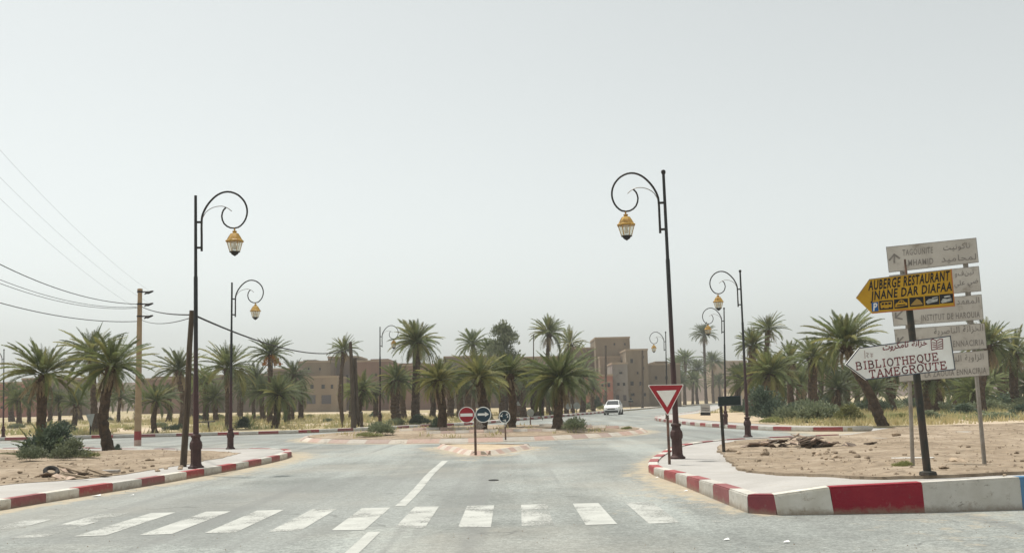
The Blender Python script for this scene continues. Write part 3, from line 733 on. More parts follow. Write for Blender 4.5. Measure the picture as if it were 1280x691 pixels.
# ------------------------------------------------------------------ utility poles and cables
b = base_at(172, 557); t = at_y(175, 362, b.y)
cp = thing('utility_pole', 'tan concrete utility pole with three insulator brackets and red painted foot', 'utility pole', b, (0, math.atan2(t.x - b.x, t.z - b.z), 0))
Hc = (t - b).length
MB().lathe([(.15, .55), (.095, Hc)], 10).build('shaft', 'concrete', cp, True)
MB().lathe([(.155, 0), (.153, .25)], 10).build('pale_band', 'band_pale', cp); MB().lathe([(.1545, .25), (.1515, .62)], 10).build('red_band', 'band_red', cp)
MB().lathe([(.115, Hc - .06), (.115, Hc + .03), (.06, Hc + .05)], 10).build('cap', 'concrete', cp)
CP_TOP = []
for zz in (Hc - .1, Hc - .63, Hc - 1.16):
    br = MB().tube([(-.12, 0, zz), (.55, 0, zz)], .03, 6).lathe([(.125, zz - .03), (.125, zz + .03)], 10).build('bracket', 'dark', cp)
    MB().tube([(.2, 0, zz - .11), (.28, 0, zz - .05), (.36, 0, zz - .05), (.5, 0, zz + .0), (.58, 0, zz + .02)], [.02, .05, .06, .05, .03], 7).build('insulator', 'dark', br)
    CP_TOP.append(cp.location + Matrix.Rotation(cp.rotation_euler.y, 3, 'Y') @ Vector((-.1, -.05, zz)))
b = base_at(229, 583); t = at_y(240, 388, b.y)
wp = thing('wooden_pole', 'weathered wooden pole leaning right beside the tallest left lamp', 'utility pole', b, (0, math.atan2(t.x - b.x, t.z - b.z), 0))
Hw = (t - b).length
MB().tube([(0, 0, -.1), (.015, 0, Hw * .4), (-.01, 0, Hw * .75), (0, 0, Hw)], [.08, .075, .066, .06], 9).build('shaft', 'wood', wp, True)
MB().box(.06, .11, -.03, .03, Hw - .32, Hw - .1).build('cable_clamp', 'dark', wp)
W_TOP = wp.location + Matrix.Rotation(wp.rotation_euler.y, 3, 'Y') @ Vector((.08, 0, Hw - .12))
pb = foot(442, 60.5); t = at_y(438, 427, pb.y)
pp = thing('wooden_pole', 'dark wooden pole at the left end of the roundabout with the cable tied to it', 'utility pole', pb, (0, math.atan2(t.x - pb.x, t.z - pb.z), 0))
Hp = (t - pb).length
MB().tube([(0, 0, -.2), (.03, 0, Hp * .5), (0, 0, Hp)], [.17, .14, .09], 9).build('shaft', 'wood', pp, True)
MB().tube([(.25, .1, .6), (.22, .1, Hp - 1.0)], [.11, .1], 8).build('splint_post', 'wood', pp, True)
P_TOP = at_y(438, 436, pb.y - .1)
for px, Y, ytop, ytx, r0, lab in ((427.5, 64, 447, 428, .07, 'thin dark post under the slim palm left of the roundabout'), (452, 63.4, 515, 452, .1, 'short dark stump post right of the dark wooden pole'),
                                 (757, 150, 432, 757, .2, 'tall thin pole in front of the far earthen buildings, left of two'), (803, 150, 438, 803, .2, 'tall thin pole in front of the far earthen buildings, right of two'),
                                 (666, 95, 418, 667, .06, 'thin pole rising behind the roundabout palms')):
    f0 = foot(px, Y); Y = f0.y; t = at_y(ytx, ytop, Y)
    q = thing('post', lab, 'post', f0)
    MB().tube([(0, 0, -.2), tuple((t - f0) * .5 + Vector((.02, 0, 0))), tuple(t - f0)], [r0, r0 * .9, r0 * .7], 8).build('shaft', 'wood', q, True)
    MB().lathe([(r0 * .75, -.04), (r0 * .85, 0), (r0 * .3, .05)], 8, t - f0).build('cap', 'dark', q)
def cable(a, b, sag, r, label, n=26):
    a, b = Vector(a), Vector(b)
    pts = [a.lerp(b, k / n) - Vector((0, 0, sag * 4 * (k / n) * (1 - k / n))) for k in range(n + 1)]
    return tag(MB().tube(pts, r, 6).build('power_cable', 'cable', None, True), label, 'cable')
cable(at_y(-160, 232, 26), CP_TOP[1], .75, .015, 'thick black cable, highest of those reaching the concrete pole')
cable(at_y(-160, 268, 26), CP_TOP[1] + Vector((0, .05, -.12)), .72, .010, 'second cable from the left edge, upper of the close pair')
cable(at_y(-160, 276, 26), CP_TOP[1] + Vector((0, .1, -.16)), .72, .010, 'third cable from the left edge, lower of the close pair')
cable(at_y(-160, 322, 26), CP_TOP[2] + Vector((0, 0, -.22)), .5, .015, 'lowest black cable running from the left edge to the concrete pole')
cable(CP_TOP[1] + Vector((.25, -.05, -.14)), W_TOP + Vector((0, 0, .02)), .1, .018, 'upper cable between the concrete pole and the leaning wooden pole')
cable(CP_TOP[2] + Vector((.25, -.05, -.18)), W_TOP + Vector((0, 0, -.02)), .16, .011, 'lower thin cable between the concrete pole and the leaning wooden pole')
cable(W_TOP, P_TOP, .55, .024, 'thick cable sagging from the leaning wooden pole to the roundabout pole', 40)
for i, (px, py) in enumerate(((-60, 120), (-60, 160), (-60, 190))):
    cable(at_y(px, py, 24), CP_TOP[i] + Vector((.5, 0, .05)), .35, .0026, ('uppermost', 'middle', 'lowest')[i] + ' hair thin wire crossing the sky to the insulators')

# ------------------------------------------------------------------ signs
def plate(name, pts2, p0, n, thick, m, parent, back=None):
    """flat plate: px outline lifted onto the plane (p0, n); n points to the viewer"""
    w = [on_plane(x, y, p0, n) for x, y in pts2]
    inv = parent.matrix_basis.inverted() if parent else Matrix()
    return MB().prism([inv @ q for q in w], -n * thick).build(name, m, parent)
def ring_plate(name, pts2, inset, p0, n, lift, m, parent):
    c = Vector((sum(p[0] for p in pts2) / len(pts2), sum(p[1] for p in pts2) / len(pts2)))
    P = [Vector(p) for p in pts2]; I = []
    k = len(P)
    for i in range(k):
        a, b_, d = P[i - 1], P[i], P[(i + 1) % k]
        e1 = (b_ - a).normalized(); e2 = (d - b_).normalized()
        n1 = Vector((-e1.y, e1.x)); n2 = Vector((-e2.y, e2.x))
        if n1.dot(c - b_) < 0: n1, n2 = -n1, -n2
        h = (n1 + n2); h = h / max(.3, h.length_squared) * 2
        I.append(b_ + h * inset)
    inv = parent.matrix_basis.inverted()
    w = [inv @ (on_plane(p.x, p.y, p0, n) + n * lift) for p in P] + [inv @ (on_plane(p.x, p.y, p0, n) + n * lift) for p in I]
    return MB().add(w, [(i, (i + 1) % k, (i + 1) % k + k, i + k) for i in range(k)]).build(name, m, parent)
AR = {}
for ch, cp_, nform in (('ا', 0xFE8D, 2), ('ب', 0xFE8F, 4), ('ة', 0xFE93, 2), ('ت', 0xFE95, 4), ('ح', 0xFEA1, 4), ('خ', 0xFEA5, 4), ('د', 0xFEA9, 2), ('ر', 0xFEAD, 2), ('ز', 0xFEAF, 2), ('س', 0xFEB1, 4), ('ص', 0xFEB9, 4), ('ض', 0xFEBD, 4), ('ع', 0xFEC9, 4), ('ك', 0xFED9, 4), ('ل', 0xFEDD, 4), ('م', 0xFEE1, 4), ('ن', 0xFEE5, 4), ('ه', 0xFEE9, 4), ('و', 0xFEED, 2), ('ي', 0xFEF1, 4)):
    AR[ch] = (cp_, nform)
def arabic(t):
    out = []
    for i, ch in enumerate(t):
        if ch not in AR: out.append(ch); continue
        prev = i > 0 and t[i - 1] in AR and AR[t[i - 1]][1] == 4
        nxt = i + 1 < len(t) and t[i + 1] in AR and AR[ch][1] == 4
        cp_, nf = AR[ch]
        out.append(chr(cp_ + (3 if prev and nxt else 1 if prev else 2 if nxt else 0)))
    return ''.join(out[::-1])
def text_mesh(body, bold=0.0):
    c = bpy.data.curves.new('t', 'FONT'); c.body = body; c.resolution_u = 2; c.offset = bold; c.space_character = 1.0 if bold > .0149 else 1.14; c.offset = .024 if bold == .0148 else bold
    o = bpy.data.objects.new('t', c); COL.objects.link(o)
    bpy.context.view_layer.update()
    me = bpy.data.meshes.new_from_object(o.evaluated_get(bpy.context.evaluated_depsgraph_get()))
    v = [w.co.copy() for w in me.vertices]; f = [tuple(p.vertices) for p in me.polygons]
    bpy.data.objects.remove(o); bpy.data.curves.remove(c); bpy.data.meshes.remove(me)
    return v, f
def lettering(body, P0, P1, cap, p0, n, m, parent, up=None, bold=0.012, ar=False, lift=.004):
    v, f = text_mesh(arabic(body) if ar else body, bold)
    if not v: return
    x0 = min(q.x for q in v); x1 = max(q.x for q in v); ya = 0.0 if not ar else min(q.y for q in v); yb = max(q.y for q in v)
    P0, P1 = Vector(P0), Vector(P1); e = P1 - P0
    u = Vector(up).normalized() if up else Vector((e.y, -e.x)).normalized()
    inv = parent.matrix_basis.inverted()
    w = []
    for q in v:
        p = P0 + e * ((q.x - x0) / (x1 - x0)) + u * (cap * (q.y - ya) / (yb - ya))
        w.append(inv @ (on_plane(p.x, p.y, p0, n) + n * lift))
    me = bpy.data.meshes.new('lettering'); me.from_pydata(w, [], f); me.update(); me.materials.append(M[m])
    return link('lettering', me, parent)
def strokes(name, lines, wpx, p0, n, m, parent, lift=.004):
    mb = MB(); inv = parent.matrix_basis.inverted()
    for i_l, ln in enumerate(lines):
        for a, b_ in zip(ln, ln[1:]):
            a, b_ = Vector(a), Vector(b_); d = (b_ - a)
            if d.length < 1e-6: continue
            d.normalize(); s = Vector((-d.y, d.x)) * wpx / 2; a = a - d * wpx * .3; b_ = b_ + d * wpx * .3
            mb.add([inv @ (on_plane(q.x, q.y, p0, n) + n * (lift + .0002 * (i_l % 9))) for q in (a + s, b_ + s, b_ - s, a - s)], [(0, 1, 2, 3)])
    return mb.build(name, m, parent)
def fill(name, polys, p0, n, m, parent, lift):
    mb = MB(); inv = parent.matrix_basis.inverted()
    for pl in polys: mb.add([inv @ (on_plane(x, y, p0, n) + n * lift) for x, y in pl], [tuple(range(len(pl)))])
    return mb.build(name, m, parent)
def arc(cx, cy, rx, ry, a0, a1, k=7):
    return [(cx + rx * math.cos(R_(a0 + (a1 - a0) * i / k)), cy + ry * math.sin(R_(a0 + (a1 - a0) * i / k))) for i in range(k + 1)]
SERIF = {'B': [[(.12, 0), (.12, 1)], [(0, 0), (.5, 0)] + arc(.5, .27, .38, .27, -90, 90) + [(.12, .54)], [(0, 1), (.45, 1)] + arc(.45, .77, .33, .23, 90, -90) + [(.12, .54)]],
 'I': [[(.5, 0), (.5, 1)], [(.2, 0), (.8, 0)], [(.2, 1), (.8, 1)]], 'L': [[(.15, 0), (.15, 1)], [(0, 1), (.4, 1)], [(0, 0), (.85, 0), (.9, .25)]],
 'O': [arc(.5, .5, .45, .5, 0, 360, 18)], 'T': [[(.5, 0), (.5, 1)], [(.05, .76), (.07, 1), (.93, 1), (.95, .76)], [(.3, 0), (.7, 0)]],
 'H': [[(.15, 0), (.15, 1)], [(.85, 0), (.85, 1)], [(.15, .52), (.85, .52)], [(0, 0), (.32, 0)], [(0, 1), (.32, 1)], [(.68, 0), (1, 0)], [(.68, 1), (1, 1)]],
 'E': [[(.15, 0), (.15, 1)], [(0, 1), (.82, 1), (.84, .78)], [(.15, .52), (.6, .52)], [(.6, .42), (.6, .62)], [(0, 0), (.86, 0), (.9, .24)]],
 'Q': [arc(.5, .5, .45, .5, 0, 360, 18), [(.5, .12), (.7, -.12), (.98, -.15)]], 'U': [[(.15, 1), (.15, .35)] + arc(.5, .35, .35, .35, 180, 360) + [(.85, 1)], [(0, 1), (.32, 1)], [(.7, 1), (1, 1)]],
 'A': [[(.08, 0), (.48, 1), (.52, 1), (.92, 0)], [(.24, .36), (.76, .36)], [(-.04, 0), (.22, 0)], [(.76, 0), (1.04, 0)]],
 'M': [[(.12, 0), (.12, 1), (.5, .2), (.88, 1), (.88, 0)], [(0, 0), (.27, 0)], [(.73, 0), (1, 0)], [(0, 1), (.14, 1)], [(.86, 1), (1, 1)]],
 'G': [arc(.52, .5, .45, .5, 50, 300, 14) + [(.86, .1), (.86, .45)], [(.62, .45), (1, .45)]], 'R': [[(.12, 0), (.12, 1)], [(0, 1), (.5, 1)] + arc(.5, .75, .34, .25, 90, -90) + [(.12, .5)], [(.45, .5), (.85, 0), (1, 0)], [(0, 0), (.3, 0)]]}
def serif_text(body, P0, P1, cap, wpx, p0, n, m, parent):
    P0, P1 = Vector(P0), Vector(P1); e = P1 - P0; k = len(body)
    wd = [{'I': .62, 'L': .9, 'M': 1.2}.get(c, 1.0) for c in body]; tot = sum(wd); u = Vector((e.y, -e.x)).normalized(); s = 0
    L = []
    for c, w in zip(body, wd):
        for ln in SERIF[c]: L.append([tuple(P0 + e * ((s + w * (.09 + .80 * x)) / tot) + u * cap * y) for x, y in ln])
        s += w
    return strokes('lettering', L, wpx, p0, n, m, parent)

# white board stack on two posts
bl, br_ = at_z(1141, 585, .27), at_z(1231, 582, .30)
bl.y, br_.y = 16.75, 16.35
bl = at_y(1141, 585, 16.75); br_ = at_y(1231, 582, 16.35)
nb = Vector(((br_ - bl).y, -(br_ - bl).x, 0)).normalized()
p0b = bl + nb * .06
bs = thing('direction_board', 'stack of five weathered white direction boards on two steel posts', 'road sign', ((bl + br_) / 2).to_tuple())
inv = bs.matrix_basis.inverted()
for a, tpx in ((bl, (1131, 320)), (br_, (1206, 312))):
    a = Vector((a.x, a.y, ground_z(a.x, a.y) - .1))
    t = on_plane(tpx[0], tpx[1], bl, nb)
    MB().tube([inv @ a, inv @ t], [.034, .034], 8).build('post', 'galv', bs, True)
CB = lambda x, y: (1020 + x / 3.454, 280 + y / 3.454)
boards = [[(302, 99), (692, 59), (703, 165), (314, 209)], [(316, 222), (703, 181), (714, 289), (326, 326)], [(322, 338), (715, 303), (724, 412), (335, 441)], [(337, 454), (728, 427), (738, 537), (350, 566)], [(348, 578), (742, 543), (750, 652), (360, 682)]]
BO = []
for q in boards:
    q = [CB(*p) for p in q]
    bd = plate('board', q, p0b, nb, .03, 's_grey', bs); BO.append(bd)
    ring_plate('board_rim', q, .55, p0b, nb, .003, 's_brown', bs)
def on_bs(body, a, b_, cap, ar=False, bold=.01, m='s_brown'): lettering(body, CB(*a), CB(*b_), cap / 3.454, p0b, nb, m, bs, (-.04, -1), bold, ar)
on_bs('TAGOUNITE', (374, 137), (505, 125), 26); on_bs('LMHAMID', (384, 182), (507, 172), 26)
on_bs('تاكونيت', (550, 122), (667, 110), 32, True); on_bs('لمحاميد', (542, 172), (692, 160), 34, True)
strokes('arrow', [[CB(338, 166), CB(339, 134)], [CB(317, 156), CB(338, 132), CB(360, 148)]], 2.2, p0b, nb, 's_brown', bs)
on_bs('تينفو', (600, 232), (682, 222), 28, True); on_bs('ضي علي', (598, 280), (700, 266), 34, True)
on_bs('المعهد', (607, 356), (706, 348), 34, True); on_bs('INSTITUT DE HAROUIA', (455, 418), (708, 402), 26)
strokes('arrow', [[CB(372, 376), CB(345, 402)], [CB(344, 384), CB(344, 404), CB(372, 410)]], 2.0, p0b, nb, 's_brown', bs)
on_bs('الخزانة الناصرية', (510, 486), (722, 468), 36, True); on_bs('ENNACIRIA', (592, 530), (726, 522), 26)
strokes('arrow', [[CB(376, 488), CB(356, 508)], [CB(354, 492), CB(354, 510), CB(372, 512)]], 2.0, p0b, nb, 's_brown', bs)
on_bs('الزاوية الناصرية', (520, 608), (724, 592), 36, True); on_bs('LA ZAOUIA ENNACIRIA', (470, 662), (736, 642), 25)
for q in (((634, 172), (648, 172), (650, 188), (636, 188)), ((644, 293), (658, 292), (659, 308), (645, 309)), ((652, 418), (668, 417), (669, 430), (653, 431)), ((362, 204), (377, 203), (378, 217), (363, 218))):
    plate('clip', [CB(*p) for p in q], p0b - nb * .032, nb, .02, 'galv', bs)

# leaning post with the yellow and the white arrow plates
pb_ = at_z(1160, 592, ground_z(6.3, 15.1)); Ys = pb_.y
n_s = Vector((0, -1, 0)); p0s = Vector((0, Ys - .075, 0))
sp = thing('arrow_sign_post', 'leaning dark post carrying a yellow arrow plate above a white one', 'road sign', pb_.to_tuple())
inv = sp.matrix_basis.inverted()
MB().tube([inv @ (pb_ - Vector((0, 0, .15))), inv @ at_y(1147, 480, Ys), inv @ at_y(1136, 380, Ys), inv @ at_y(1134, 352, Ys)], [.052, .05, .046, .045], 10).build('post', 'post_dark', sp, True)
MB().tube([inv @ at_y(1134, 352, Ys), inv @ at_y(1131, 324, Ys)], .014, 6).build('rod', 'post_rust', sp)
MB().lathe([(.12, 0), (.11, .04), (.07, .05)], 10, (0, 0, -.01)).build('foot_plate', 'post_dark', sp)
for zz_px, zz_py in ((1135.5, 366), (1137, 384), (1145.5, 432), (1148, 462)):
    c_ = inv @ at_y(zz_px, zz_py, Ys); MB().box(c_.x - .075, c_.x + .075, -.066, .06, c_.z - .02, c_.z + .02).build('bracket', 'galv', sp)
CY_ = lambda x, y: (1050 + x / 5.76, 280 + y / 5.76)
yo = [CY_(*p) for p in ((118, 530), (212, 398), (800, 325), (824, 588), (232, 641))]
yp = plate('yellow_arrow_plate', yo, p0s, n_s, .025, 's_yellow', sp); yp['label'] = 'yellow arrow plate with black lettering and pictograms'
strokes('plate_rim', [[yo[4], yo[3]], [yo[3], yo[2]]], 1.4, p0s, n_s, 's_orange', sp, .003)
strokes('plate_rim', [[yo[0], yo[1], yo[2]]], .8, p0s, n_s, 's_brown', sp, .003)
lettering('AUBERGE RESTAURANT', CY_(203, 478), CY_(786, 404), 70 / 5.76, p0s, n_s, 's_black', sp, (.05, -1), .0148)
lettering('JNANE DAR DIAFAA', CY_(220, 548), CY_(806, 478), 64 / 5.76, p0s, n_s, 's_black', sp, (.05, -1), .0148)
def qd(x0, x1, yl, yr, h): return [CY_(x0, yl), CY_(x1, yr), CY_(x1 + 3, yr + h), CY_(x0 + 4, yl + h)]
fill('pictogram_square', [qd(280, 380, 553, 546, 66), qd(388, 488, 543, 535, 66), qd(498, 600, 530, 522, 66), qd(610, 712, 519, 512, 66), qd(715, 812, 507, 500, 66)], p0s, n_s, 's_black', sp, .003)
fill('parking_square', [qd(226, 274, 565, 560, 66)], p0s, n_s, 's_blue', sp, .003)
lettering('P', CY_(238, 624), CY_(266, 620), 54 / 5.76, p0s, n_s, 's_white', sp, (.05, -1), .03, lift=.005)
fill('bus_pictogram', [[CY_(*p) for p in pl] for pl in (((289, 572), (300, 562), (372, 556), (374, 592), (366, 602), (294, 608)),)], p0s, n_s, 's_yellow', sp, .005)
fill('bus_detail', [[CY_(*p) for p in pl] for pl in (((298, 570), (316, 568), (317, 582), (299, 584)), ((322, 568), (340, 566), (341, 580), (323, 582)), ((346, 565), (364, 563), (365, 578), (347, 580)), ((305, 602), (318, 601), (318, 611), (306, 612)), ((350, 598), (362, 597), (363, 607), (351, 608)))], p0s, n_s, 's_black', sp, .007)
fill('taxi_pictogram', [[CY_(*p) for p in pl] for pl in (((396, 590), (400, 572), (414, 566), (424, 552), (440, 546), (456, 550), (466, 562), (482, 566), (484, 584), (396, 600)),)], p0s, n_s, 's_yellow', sp, .005)
fill('taxi_detail', [[CY_(*p) for p in pl] for pl in (((420, 566), (428, 556), (440, 553), (440, 564)), ((444, 564), (444, 553), (454, 556), (460, 562)), ((410, 582), (470, 575), (470, 582), (410, 590)))], p0s, n_s, 's_black', sp, .007)
fill('tent_pictogram', [[CY_(*p) for p in pl] for pl in (((506, 586), (532, 556), (552, 536), (574, 548), (594, 572), (592, 580)),)], p0s, n_s, 's_tan', sp, .005)
fill('meal_pictogram', [[CY_(*p) for p in pl] for pl in (((616, 560), (640, 538), (680, 540), (705, 534), (700, 556), (660, 566), (630, 576)), ((660, 530), (700, 522), (704, 528), (664, 537)))], p0s, n_s, 's_pgrey', sp, .005)
fill('bed_pictogram', [[CY_(*p) for p in pl] for pl in (((724, 560), (740, 536), (770, 540), (800, 530), (804, 552), (770, 560), (735, 570)), ((745, 520), (790, 512), (796, 524), (752, 531)))], p0s, n_s, 's_pgrey', sp, .005)
C8 = lambda x, y: (1050 + x / 6.4, 400 + y / 6.4)
wo_ = [C8(*p) for p in ((43, 355), (152, 220), (885, 122), (925, 397), (207, 479))]
wp_ = plate('white_arrow_plate', wo_, p0s, n_s, .025, 's_white', sp); wp_['label'] = 'white arrow plate with dark red lettering and a book emblem'
ring_plate('plate_rim', wo_, 1.3, p0s, n_s, .003, 's_edge', sp)
serif_text('BIBLIOTHEQUE', C8(126, 398), C8(795, 318), 58 / 6.4, 1.25, p0s, n_s, 's_dkred', sp)
serif_text('TAMEGROUTE', C8(232, 462), C8(862, 386), 58 / 6.4, 1.3, p0s, n_s, 's_dkred', sp)
lettering('خزانة', C8(570, 226), C8(695, 214), 58 / 6.4, p0s, n_s, 's_dkred', sp, (.08, -1), .02, True)
lettering('تامكروت', C8(338, 258), C8(545, 230), 66 / 6.4, p0s, n_s, 's_dkred', sp, (.08, -1), .02, True)
bk = [[(727, 158), (745, 152), (772, 166), (800, 150), (820, 152)], [(727, 158), (733, 240), (775, 230), (822, 228), (820, 152)], [(772, 166), (776, 230)], [(738, 178), (764, 182)], [(740, 196), (766, 200)], [(741, 214), (767, 216)], [(782, 182), (812, 168)], [(784, 200), (814, 188)], [(784, 216), (815, 206)]]
strokes('book_emblem', [[C8(*p) for p in l] for l in bk], .95, p0s, n_s, 's_dkred', sp)
strokes('faded_emblem', [[C8(*p) for p in l] for l in ([(195, 245), (200, 305)], [(210, 262), (226, 268), (214, 285), (226, 300)], [(243, 268), (262, 270)], [(250, 270), (254, 298)], [(245, 286), (262, 284)])], 1.1, p0s, n_s, 's_pink', sp)

# give way sign
yb = base_at(837, 580); n_y = Vector((.03, -1, 0)).normalized(); p0y = yb + n_y * .045
ys_ = thing('give_way_sign', 'red and white give way triangle on a rusty post at the right kerb', 'road sign', yb.to_tuple())
inv = ys_.matrix_basis.inverted()
MB().tube([inv @ (yb - Vector((0, 0, .1))), inv @ at_y(833.5, 500, yb.y), inv @ at_y(833, 484, yb.y)], [.031, .029, .028], 10).build('post', 'post_rust', ys_, True)
CT = lambda x, y: (700 + x / 6.911, 480 + y / 6.911)
def rounded(pts, r, k=4):
    out = []
    for i in range(len(pts)):
        a, b_, c = Vector(pts[i - 1]), Vector(pts[i]), Vector(pts[(i + 1) % len(pts)])
        p = b_ + (a - b_).normalized() * r; q = b_ + (c - b_).normalized() * r
        for j in range(k + 1):
            t = j / k; out.append(tuple(p * (1 - t) ** 2 + b_ * 2 * t * (1 - t) + q * t * t))
    return out
plate('triangle_plate', rounded([CT(757, 6), CT(1072, 0), CT(932, 276)], 2.6), p0y, n_y, .02, 's_white', ys_)
fill('red_border', [rounded([CT(766, 12), CT(1063, 7), CT(930, 264)], 2.0)], p0y, n_y, 's_red', ys_, .003)
fill('white_centre', [[CT(832, 57), CT(1006, 50), CT(926, 198)]], p0y, n_y, 's_white', ys_, .006)

# dark sign box on a dark post (seen from behind)
db = base_at(905, 566); n_d = Vector((-.12, -1, 0)).normalized(); p0d = db + n_d * .05
ds = thing('sign_box', 'small dark green sign box on a black post at the pavement edge', 'road sign', db.to_tuple())
inv = ds.matrix_basis.inverted()
MB().tube([inv @ (db - Vector((0, 0, .1))), inv @ at_y(901, 506, db.y)], [.042, .04], 10).build('post', 'post_dark', ds, True)
plate('box', [(897.5, 495.5), (925.8, 494), (926.3, 506), (898, 507.5)], p0d, n_d, .1, 'greenblack', ds)
plate('edge_strip', [(926, 493.8), (928, 494.2), (928.2, 506), (926.4, 506.2)], p0d + n_d * .004, n_d, .1, 's_grey', ds)
ring_plate('box_rim', [(897.5, 495.5), (925.8, 494), (926.3, 506), (898, 507.5)], .7, p0d, n_d, .003, 's_edge', ds)

# round signs on the splitter island
def disc(px, py, rx, ry=None, k=28):
    ry = ry or rx
    return [(px + rx * math.cos(2 * math.pi * i / k), py + ry * math.sin(2 * math.pi * i / k)) for i in range(k)]
nb0 = at_z(594.5, 564, .12); n0 = Vector((0, -1, 0)); p00 = nb0 + n0 * .04
ns = thing('round_signs_post', 'brown post with a red no entry disc and a blue right arrow disc', 'road sign', nb0.to_tuple())
inv = ns.matrix_basis.inverted()
MB().tube([inv @ (nb0 - Vector((0, 0, .1))), inv @ at_y(593.5, 509, nb0.y)], [.036, .033], 10).build('post', 'post_rust', ns, True)
a = plate('no_entry_disc', disc(583.3, 518.2, 10.2), p00, n0, .02, 's_white', ns); a['label'] = 'red no entry disc with white bar'
fill('red_face', [disc(583.3, 518.2, 9.3)], p00, n0, 's_red', ns, .003)
fill('white_bar', [[(575.3, 516.6), (590.9, 516.2), (590.9, 520), (575.3, 520.4)]], p00, n0, 's_white', ns, .006)
p01 = p00 + n0 * .01
a = plate('arrow_disc', disc(604, 518, 10), p01, n0, .02, 's_white', ns); a['label'] = 'dark blue disc with white right arrow'
fill('navy_face', [disc(604, 518, 8.9)], p01, n0, 's_navy', ns, .003)
fill('white_arrow', [[(597, 516.4), (606.3, 516.2), (606, 514.3), (611.2, 517.4), (606.3, 520.6), (606.3, 518.9), (597, 519.2)]], p01, n0, 's_white', ns, .006)
rb = at_z(632, 546, .17); p02 = rb + n0 * .04
rs = thing('roundabout_sign', 'small dark blue roundabout disc on a post at the island kerb', 'road sign', rb.to_tuple())
inv = rs.matrix_basis.inverted()
MB().tube([inv @ (rb - Vector((0, 0, .1))), inv @ at_y(631.4, 533, rb.y)], [.032, .03], 8).build('post', 'post_rust', rs, True)
MB().tube([inv @ at_y(631.4, 533, rb.y), inv @ at_y(630.8, 516, rb.y)], [.026, .026], 8).build('post', 'galv', rs, True)
plate('disc', disc(630.6, 520.8, 7.2, 8), p02, n0, .02, 's_white', rs)
fill('navy_face', [disc(630.6, 520.8, 6.2, 7)], p02, n0, 's_navy', rs, .003)
for k in range(3):
    a0 = -90 + 120 * k
    A = arc(630.6, 520.8, 4.0, 4.5, a0 - 38, a0 + 38, 8)
    strokes('ring_arrow', [A], 1.5, p02, n0, 's_white', rs, .006)
    e = Vector(A[-1]); c = Vector((630.6, 520.8)); rr = (e - c).normalized(); tt = Vector((-rr.y, rr.x))
    fill('arrow_head', [[tuple(e + rr * 1.7), tuple(e - rr * 1.7), tuple(e + tt * 2.2)]], p02, n0, 's_white', rs, .007)
for px, py, r, Y, lab in ((663, 515.5, 4.6, 57.5 - 1.6, 'grey back of a round sign behind the roundabout palms, right one'), (647.5, 504.5, 3.6, 78, 'small round sign back standing on the far grass'),
                          (721, 507, 4.3, 86, 'pale round sign back beside the far kerb, right of a pair'), (711, 507.5, 4.0, 86.6, 'grey round sign back beside the far kerb, left of a pair'), (788.5, 500, 3.6, 122, 'tiny dark sign on a thin post near the white car')):
    f0 = foot(px, Y) if Y > 58 else at_z(px, 530.5, .2)
    f0 = Vector((f0.x, f0.y, f0.z)); p3 = f0 + n0 * .05
    q = thing('round_sign', lab, 'road sign', f0.to_tuple())
    inv = q.matrix_basis.inverted()
    top = at_y(px, py, f0.y)
    MB().tube([inv @ (f0 - Vector((0, 0, .1))), inv @ (top + Vector((0, 0, .1)))], .035, 8).build('post', 'post_rust', q)
    plate('disc', disc(px, py, r, r * 1.05, 16) if r > 3.7 else [(px - r, py + r * .6), (px, py - r), (px + r, py + r * .6)], p3, n0, .02, 'signback' if Y < 120 else 'greenblack', q)
    plate('rail', [(px - r * .7, py + .4), (px + r * .7, py + .4), (px + r * .7, py - .4), (px - r * .7, py - .4)], p3 + n0 * .02, n0, .018, 'galv', q)
# leaning board on the far sandy corner
f0 = foot(880, 56)
lb = thing('notice_board', 'small pale grey notice board on the sandy far corner', 'notice board', f0.to_tuple())
inv = lb.matrix_basis.inverted(); n5 = Vector((-.1, -1, 0)).normalized()
plate('panel', [(875.5, 505.5), (887.5, 506), (888, 517), (876, 516.5)], f0, n5, .04, 's_grey', lb)
plate('dark_foot', [(875.6, 515.2), (888.2, 515.4), (888.2, 519), (875.6, 519)], f0 + n5 * .005, n5, .05, 'dark', lb)
strokes('faded_print', [[(877, 509.5), (886, 510)], [(877, 512), (886.3, 512.4)]], 1.4, f0, n5, 's_brown', lb)

